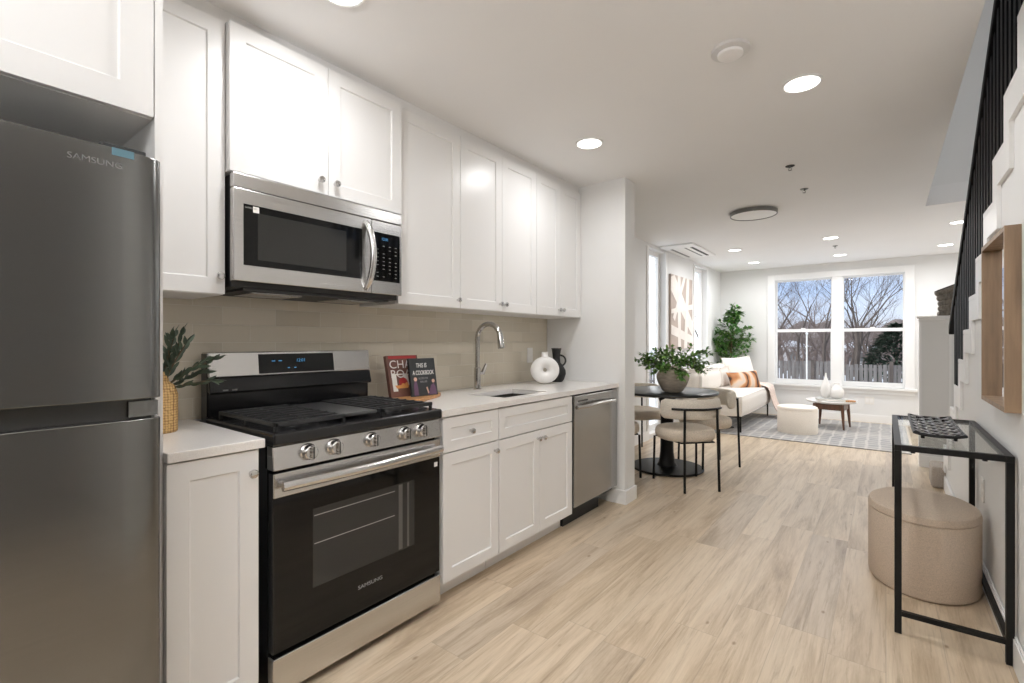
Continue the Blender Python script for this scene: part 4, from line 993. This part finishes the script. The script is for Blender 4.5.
pillow('throw_pillow', 'large white square cushion propped at the far end of the sofa', (-1.86, 8.38, .735), (math.radians(4), math.radians(-20), math.radians(-38)), .56, .52, .17, 'pillow')
pillow('lumbar_pillow', 'orange and grey patterned cushion in front of the white one on the sofa', (-1.735, 8.08, .620), (math.radians(3), math.radians(-20), math.radians(-38)), .58, .29, .14, 'kilim')
# throw blanket over the far end
prof = [(-2.0, .525), (-1.9, .527), (-1.7, .527), (-1.52, .522), (-1.455, .50), (-1.435, .44), (-1.425, .34), (-1.405, .25), (-1.37, .16), (-1.30, .06)]
def tb(u, v):
    i = v * (len(prof) - 1); k = min(int(i), len(prof) - 2); f = i - k
    x = prof[k][0] * (1 - f) + prof[k + 1][0] * f; z = prof[k][1] * (1 - f) + prof[k + 1][1] * f
    w_ = .55 - .18 * v; y = 8.50 + (u - .5) * w_ + .10 * v
    q = math.sin(u * 17 + v * 2.5) * .010 + math.sin(u * 31 - v * 4) * .005
    return (x + (q + .012) * min(1, max(0, (v - .4) * 3)), y, z + abs(q) * (1 - v * .5) + .008)
o = obj('throw_blanket', MB().grid(tb, 44, 40), 'throw', smooth=True); sd = o.modifiers.new('s', 'SOLIDIFY'); sd.thickness = .006; sd.offset = 1
tag(o, 'blush throw blanket draped over the far front corner of the sofa', 'blanket')

# coffee table
kx, ky = -.61, 8.12
t = thing('coffee_table', 'low round coffee table with white top and dark walnut legs on the rug', 'coffee table', (kx, ky, .012))
obj('tabletop', MB().lathe([(.20, .3515), (.285, .368), (.306, .382), (.308, .391), (.303, .398), (.001, .400)], (kx, ky, 0), 56), 'marble', t, smooth=True)
Rm = Matrix.Rotation(math.radians(35), 4, 'Z')
for i in range(4):
    a = math.radians(-53 + 90 * i); q = (kx + .245 * math.cos(a), ky + .245 * math.sin(a))
    obj('leg', MB().tube([(kx + .262 * math.cos(a), ky + .262 * math.sin(a), .0125), (q[0], q[1], .20), (kx + .23 * math.cos(a), ky + .23 * math.sin(a), .351)], [.011, .019, .022], 8), 'walnut', t, smooth=True)
pts = [(kx + .235 * math.cos(math.radians(-53 + 90 * i)), ky + .235 * math.sin(math.radians(-53 + 90 * i))) for i in range(4)]
ap = MB()
for i in range(4):
    a, b = Vector((*pts[i], 0)), Vector((*pts[(i + 1) % 4], 0)); d = (b - a).normalized(); n_ = Vector((-d.y, d.x, 0)) * .008
    ap.prism([(a - n_)[:2], (b - n_)[:2], (b + n_)[:2], (a + n_)[:2]], 'z', .27, .351)
obj('apron', ap, 'walnut', t)
t = thing('art_book', 'flat grey book lying on the coffee table under the white vases', 'book', (-.60, 7.98, .4005), math.radians(12))
obj('cover', MB().box(-.17, .17, -.12, .12, 0, .003).box(-.17, .17, -.12, .12, .026, .029).box(-.172, -.169, -.12, .12, 0, .029), 'greybook', t, world=False)
obj('pages', MB().box(-.1685, .167, -.117, .117, .0032, .0258), 'paper', t, world=False)
t = thing('teardrop_vase', 'tall white teardrop vase on the coffee table', 'vase', (-.665, 8.02, .4297))
obj('body', MB().lathe([(.03, 0), (.052, .03), (.062, .08), (.058, .15), (.038, .22), (.018, .28), (.010, .33), (.008, .35)], (-.665, 8.02, .4297), 32), 'white', t, smooth=True)
t = thing('knot_vase', 'squat white vase with a loop handle, right of the teardrop vase', 'vase', (-.535, 8.02, .4297))
obj('body', MB().lathe([(.04, 0), (.072, .03), (.085, .08), (.075, .13), (.04, .17), (.028, .20), (.032, .215), (.02, .215)], (-.535, 8.02, .4297), 32), 'white', t, smooth=True)
obj('handle', MB().tube([(-.565 - .035 * math.sin(a), 8.02, .606 + .035 * math.cos(a)) for a in [PI * i / 8 for i in range(9)]], .009, 8), 'white', t, smooth=True)
t = thing('bead_garland', 'string of brown wooden beads on the coffee table', 'bead garland', (-.42, 7.94, .38))
bd = MB()
for i in range(14):
    a = 2 * PI * i / 14; bd.lathe([(.002, 0), (.011, .005), (.014, .012), (.011, .02), (.002, .025)], (-.385 + .055 * math.cos(a), 7.93 + .045 * math.sin(a), .4005), 10)
obj('beads', bd, 'board', t, smooth=True)

# potted tree in the far corner
px_, py2 = -1.98, 8.93
t = thing('potted_tree', 'tall green indoor tree in the corner behind the sofa', 'plant', (-2.02, 8.90, 0))
obj('pot', MB().lathe([(.09, 0), (.11, .02), (.125, .24), (.12, .245), (.11, .24), (.10, .05)], (-2.15, 8.9, 0), 28), 'pot', t, smooth=True)
random.seed(12)
trunk = [(-2.15, 8.9, .05), (-2.14, 8.88, .4), (-2.12, 8.82, .8), (-2.08, 8.75, 1.1), (-2.04, 8.70, 1.4), (-2.01, 8.68, 1.65), (-2.0, 8.66, 1.80)]
st = MB().tube(trunk, [.014, .013, .011, .009, .007, .004, .002], 7); l1 = MB(); l2 = MB()
for i in range(84):
    h_ = random.uniform(.85, 1.80) if i % 3 else random.uniform(.85, 1.35); k = 0
    while k < 5 and trunk[k + 1][2] < h_: k += 1
    p0 = Vector(trunk[k]).lerp(Vector(trunk[k + 1]), min(1, (h_ - trunk[k][2]) / (trunk[k + 1][2] - trunk[k][2])))
    a = random.uniform(0, 2 * PI); rr = (.31 * (1 - abs(h_ - 1.12) / .9) + .05)
    if h_ > 1.45: rr *= .65
    pts = curve3(p0, (math.cos(a), math.sin(a) * .7, random.uniform(.1, .8)), rr, .3, 5, .15)
    pts = [Vector((max(p.x, -2.29), min(p.y, 8.99), p.z)) for p in pts]
    st.tube(pts, [.003, .0026, .0022, .0018, .0014, .001], 4)
    for q in range(1, 6):
        for s_ in range(3):
            rd = Vector((random.uniform(-1, 1), random.uniform(-1, .6), random.uniform(-.5, .8))); dd = pts[q] - pts[q - 1]
            leaf(random.choice((l1, l1, l1, l2)), pts[q], dd.normalized() * .7 + rd, random.uniform(.055, .09), .042)
for q_ in (st, l1, l2): q_.v = [(max(v[0], -2.31), min(v[1], 9.03), v[2]) for v in q_.v]
obj('trunk', st, 'stem', t); obj('foliage', l1, 'leaf', t, smooth=True); obj('foliage', l2, 'leafb', t, smooth=True)

# wall art
t = thing('wall_art', 'abstract taupe canvas with broad white strokes between the side windows', 'painting', (XL, 6.91, 1.12))
obj('canvas', MB().box(XL + .0005, XL + .03, 6.46, 7.37, 1.12, 2.14), 'canvasbg', t)
def stroke(p, q): return MB().prism(p, 'x', XL + .0302 + .0012 * q, XL + .0312 + .0012 * q)
for q, p in enumerate(([(6.46, 2.10), (6.60, 2.14), (7.37, 1.52), (7.37, 1.30), (6.46, 1.92)], [(6.72, 2.14), (6.84, 2.14), (6.86, 1.12), (6.74, 1.12)], [(7.10, 2.14), (7.22, 2.14), (7.12, 1.12), (6.98, 1.12)],
          [(6.46, 1.45), (6.46, 1.32), (7.37, 1.18), (7.37, 1.30)], [(6.52, 1.55), (6.60, 1.50), (7.05, 2.14), (6.95, 2.14)], [(6.46, 1.60), (6.46, 1.66), (7.37, 1.78), (7.37, 1.70)])):
    obj('brush_stroke', stroke(p, q), 'stroke', t)

# ---------------------------------------------------------------- outside
tag(obj('snowy_ground', MB().box(-70, 60, 9.6, 120, -1.1, -1.0).box(-70, -3.2, -30, 9.6, -1.1, -1.0), 'snow'), 'snow covered ground outside the windows', 'ground', None, 'structure')
def snowy(u, v):
    return (-1.45 + 1.65 * u, 9.20 + .14 * v, .535 + (.025 + .012 * math.sin(u * 23) + .008 * math.sin(u * 61)) * math.sin(PI * min(1, v * .9 + .1)))
tag(obj('snow_ridge', MB().grid(snowy, 60, 8), 'snow', smooth=True), 'ridge of snow lying on the outer window ledge', 'snow', None, 'stuff')
tag(obj('outer_ledge', MB().box(-1.6, .35, 9.251, 9.40, .48, .53), 'trim'), 'white outer ledge below the big window', 'ledge')
t = thing('porch_post', 'slim white post standing outside the left half of the window', 'post', (-1.16, 10.4, -1))
obj('shaft', MB().cyl((-1.16, 10.4, -1.0), .013, 2.35, 12), 'plate', t, smooth=True); obj('cap', MB().lathe([(.018, 0), (.022, .02), (.014, .04), (.002, .05)], (-1.16, 10.4, 1.35), 12), 'trim', t, smooth=True)
FY = 22.
pk = None
t = thing('board_fence', 'weathered grey wooden fence across the snowy yard', 'fence', (-3, FY, -1))
m = MB(); random.seed(4)
x = -11.
while x < 6:
    h_ = .46 + random.uniform(-.02, .02) + (-.10 if x > -1.2 else 0); m.box(x, x + .11, FY, FY + .02, -1, h_); x += .128 + random.uniform(0, .018)
obj('pickets', m, 'fence', t); obj('rails', MB().box(-11, 6, FY + .02, FY + .06, .15, .24).box(-11, 6, FY + .02, FY + .06, -.7, -.6), 'fence', t)
for i, xx in enumerate((-9.5, -7.1, -4.7, -2.3, .1, 2.5, 4.9)): obj('fence_post', MB().box(xx, xx + .11, FY - .05, FY, -1, .50), 'bark', t)

def tree(name, label, x, y, h_, seed, mat='bark', lean=(0, 0), r0=.16, depth=6, group='bare winter trees beyond the fence', spread=.6, z=-1.):
    rnd = random.Random(seed); m = MB()
    def br(p, d, ln, r, lv):
        n = 4; pts = [p]; rs = [r]
        for i in range(n):
            d = (d + Vector((rnd.uniform(-.13, .13), rnd.uniform(-.13, .13), rnd.uniform(-.04, .10)))).normalized()
            pts.append(pts[-1] + d * ln / n); rs.append(r * (1 - .42 * (i + 1) / n))
        m.tube(pts, rs, 6 if lv < 2 else 4, cap=False)
        if lv >= depth: return
        k = rnd.randint(2, 3) + (1 if lv > 1 else 0)
        for i in range(k):
            a = rnd.uniform(0, 2 * PI); sp = rnd.uniform(spread * .6, spread * 1.3); j = rnd.choice((2, 3, 4, 4)) if i else 4
            sd = Vector((math.cos(a), math.sin(a), rnd.uniform(-.1, .5))) * sp
            br(pts[j], (d + sd).normalized(), ln * rnd.uniform(.6, .82), rs[j] * rnd.uniform(.55, .8), lv + 1)
    br(Vector((0, 0, 0)), Vector((lean[0], lean[1], 1)).normalized(), h_ * .27, r0, 0)
    o = obj(name, m, mat, None); o.location = (x, y, z); return tag(o, label, 'tree', group)
tree('bare_tree', 'leaning bare tree in the left half of the window', -4.6, 25, 9.5, 3, lean=(.35, 0), r0=.12)
tree('bare_tree', 'bare tree with forked trunk at the left edge of the window', -7.2, 25.5, 8.5, 8, lean=(-.15, 0), r0=.10)
tree('bare_tree', 'bare tree just left of the window mullion', -3.4, 26.5, 9, 11, lean=(.1, 0), r0=.10)
tree('bare_tree', 'big spreading bare tree in the right half of the window', -.9, 24.5, 9.5, 21, lean=(.05, 0), r0=.14, spread=.7)
tree('bare_tree', 'bare tree just right of the window mullion', -2.3, 25.5, 9.5, 5, lean=(.0, 0), r0=.10)
tree('bare_tree', 'slim bare tree in the middle of the left window half', -5.4, 28, 8.6, 51, lean=(-.2, 0), r0=.09)
tree('bare_tree', 'slim bare tree in the middle of the right window half', -.2, 28.5, 9, 57, lean=(-.25, 0), r0=.09)
tree('bare_tree', 'bare tree leaning left behind the right half of the window', -1.6, 30, 9.5, 63, lean=(.3, 0), r0=.1)
tree('bare_tree', 'bare tree leaning right behind the left half of the window', -6.2, 30, 9.5, 67, lean=(.3, 0), r0=.1)
tree('bare_tree', 'bare tree near the right edge of the window', .7, 27, 9, 31, lean=(.2, 0), r0=.10)
proto = [tree('far_tree', 'thin brown far tree behind the bare trees, number one', -9, 36, 9, 41, 'bark2', r0=.17, spread=.8, depth=5), tree('far_tree', 'x', -5.8, 39, 9, 43, 'bark2', r0=.17, spread=.8, depth=5), tree('far_tree', 'x', -3, 38, 9, 47, 'bark2', r0=.17, spread=.8, depth=5)]
for o in proto: o['label'] = 'thin brown bare tree far behind the fence'; o['group'] = 'far bare trees'
random.seed(9)
for i in range(64):
    c_ = proto[i % 3].copy(); COL.objects.link(c_); yy_ = random.uniform(27, 46); c_.location = (yy_ * (-.205 + .26 * i / 63) + random.uniform(-.2, .2), yy_, -1.0)
    s_ = random.uniform(.40, .85); c_.scale = (s_, s_, s_ * random.uniform(.7, .95)); c_.rotation_euler = (0, 0, random.uniform(0, 6))
# hill / brush
def hill(u, v):
    x = -15 + 45 * u; y = 50 + 30 * v
    return (x, y, -1 + (4.2 + .5 * math.sin(x * .7) + .3 * math.sin(x * 2.1)) * math.sin(PI / 2 * min(1, v * 1.5)))
tag(obj('wooded_hill', MB().grid(hill, 120, 14), noisy(P('brown_brush', (.13, .095, .08), .95), (.9, .9, 2.2), .4, 9, c2=(.27, .23, .215)), smooth=True), 'low brown wooded hill behind the yard', 'hill', None, 'structure')
def house(label, x, y, w_, h_):
    t = thing('house', label, 'house', (x, y, -1), 0, 'pale houses behind the trees')
    obj('wall', MB().box(x, x + w_, y, y + 4, -1, h_), 'house', t)
    obj('roof', MB().prism([(x - .3, h_), (x + w_ + .3, h_), (x + w_ / 2, h_ + w_ * .22)], 'y', y - .3, y + 4.3), 'snow', t)
    for i in range(2): obj('window', MB().box(x + w_ * (.2 + .4 * i), x + w_ * (.2 + .4 * i) + .6, y - .03, y, h_ - 1.1, h_ - .4), 'grey', t)
house('pale house seen low between trees in the left half of the window', -8.2, 47, 2.6, .75)
house('pale house seen low between trees in the right half of the window', -3.2, 48, 2.4, .7)
def bush(label, x, y, r, h_, seed):
    rnd = random.Random(seed); m = MB()
    for i in range(2900):
        a = rnd.uniform(0, 2 * PI); u = rnd.random(); rr = r * (1 - u ** 1.6) * rnd.uniform(.75, 1.05) + .05; p = Vector((rr * math.cos(a), rr * math.sin(a), h_ * u))
        leaf(m, p, Vector((math.cos(a), math.sin(a), rnd.uniform(-.3, .7))), rnd.uniform(.22, .38), .10, n=2)
    t = thing('evergreen_tree', label, 'tree', (x, y, -1)); obj('foliage', m, 'ever', t, world=False); obj('trunk', MB().tube([(0, 0, 0), (0, 0, h_ * .9)], [.1, .02], 6), 'bark', t, world=False)
bush('dark evergreen at the lower right of the window', .35, 25.0, 1.3, 2.9, 2)
bush('dark evergreen behind the fence at the lower left of the window', -7.0, 29.0, 1.3, 3.3, 6)
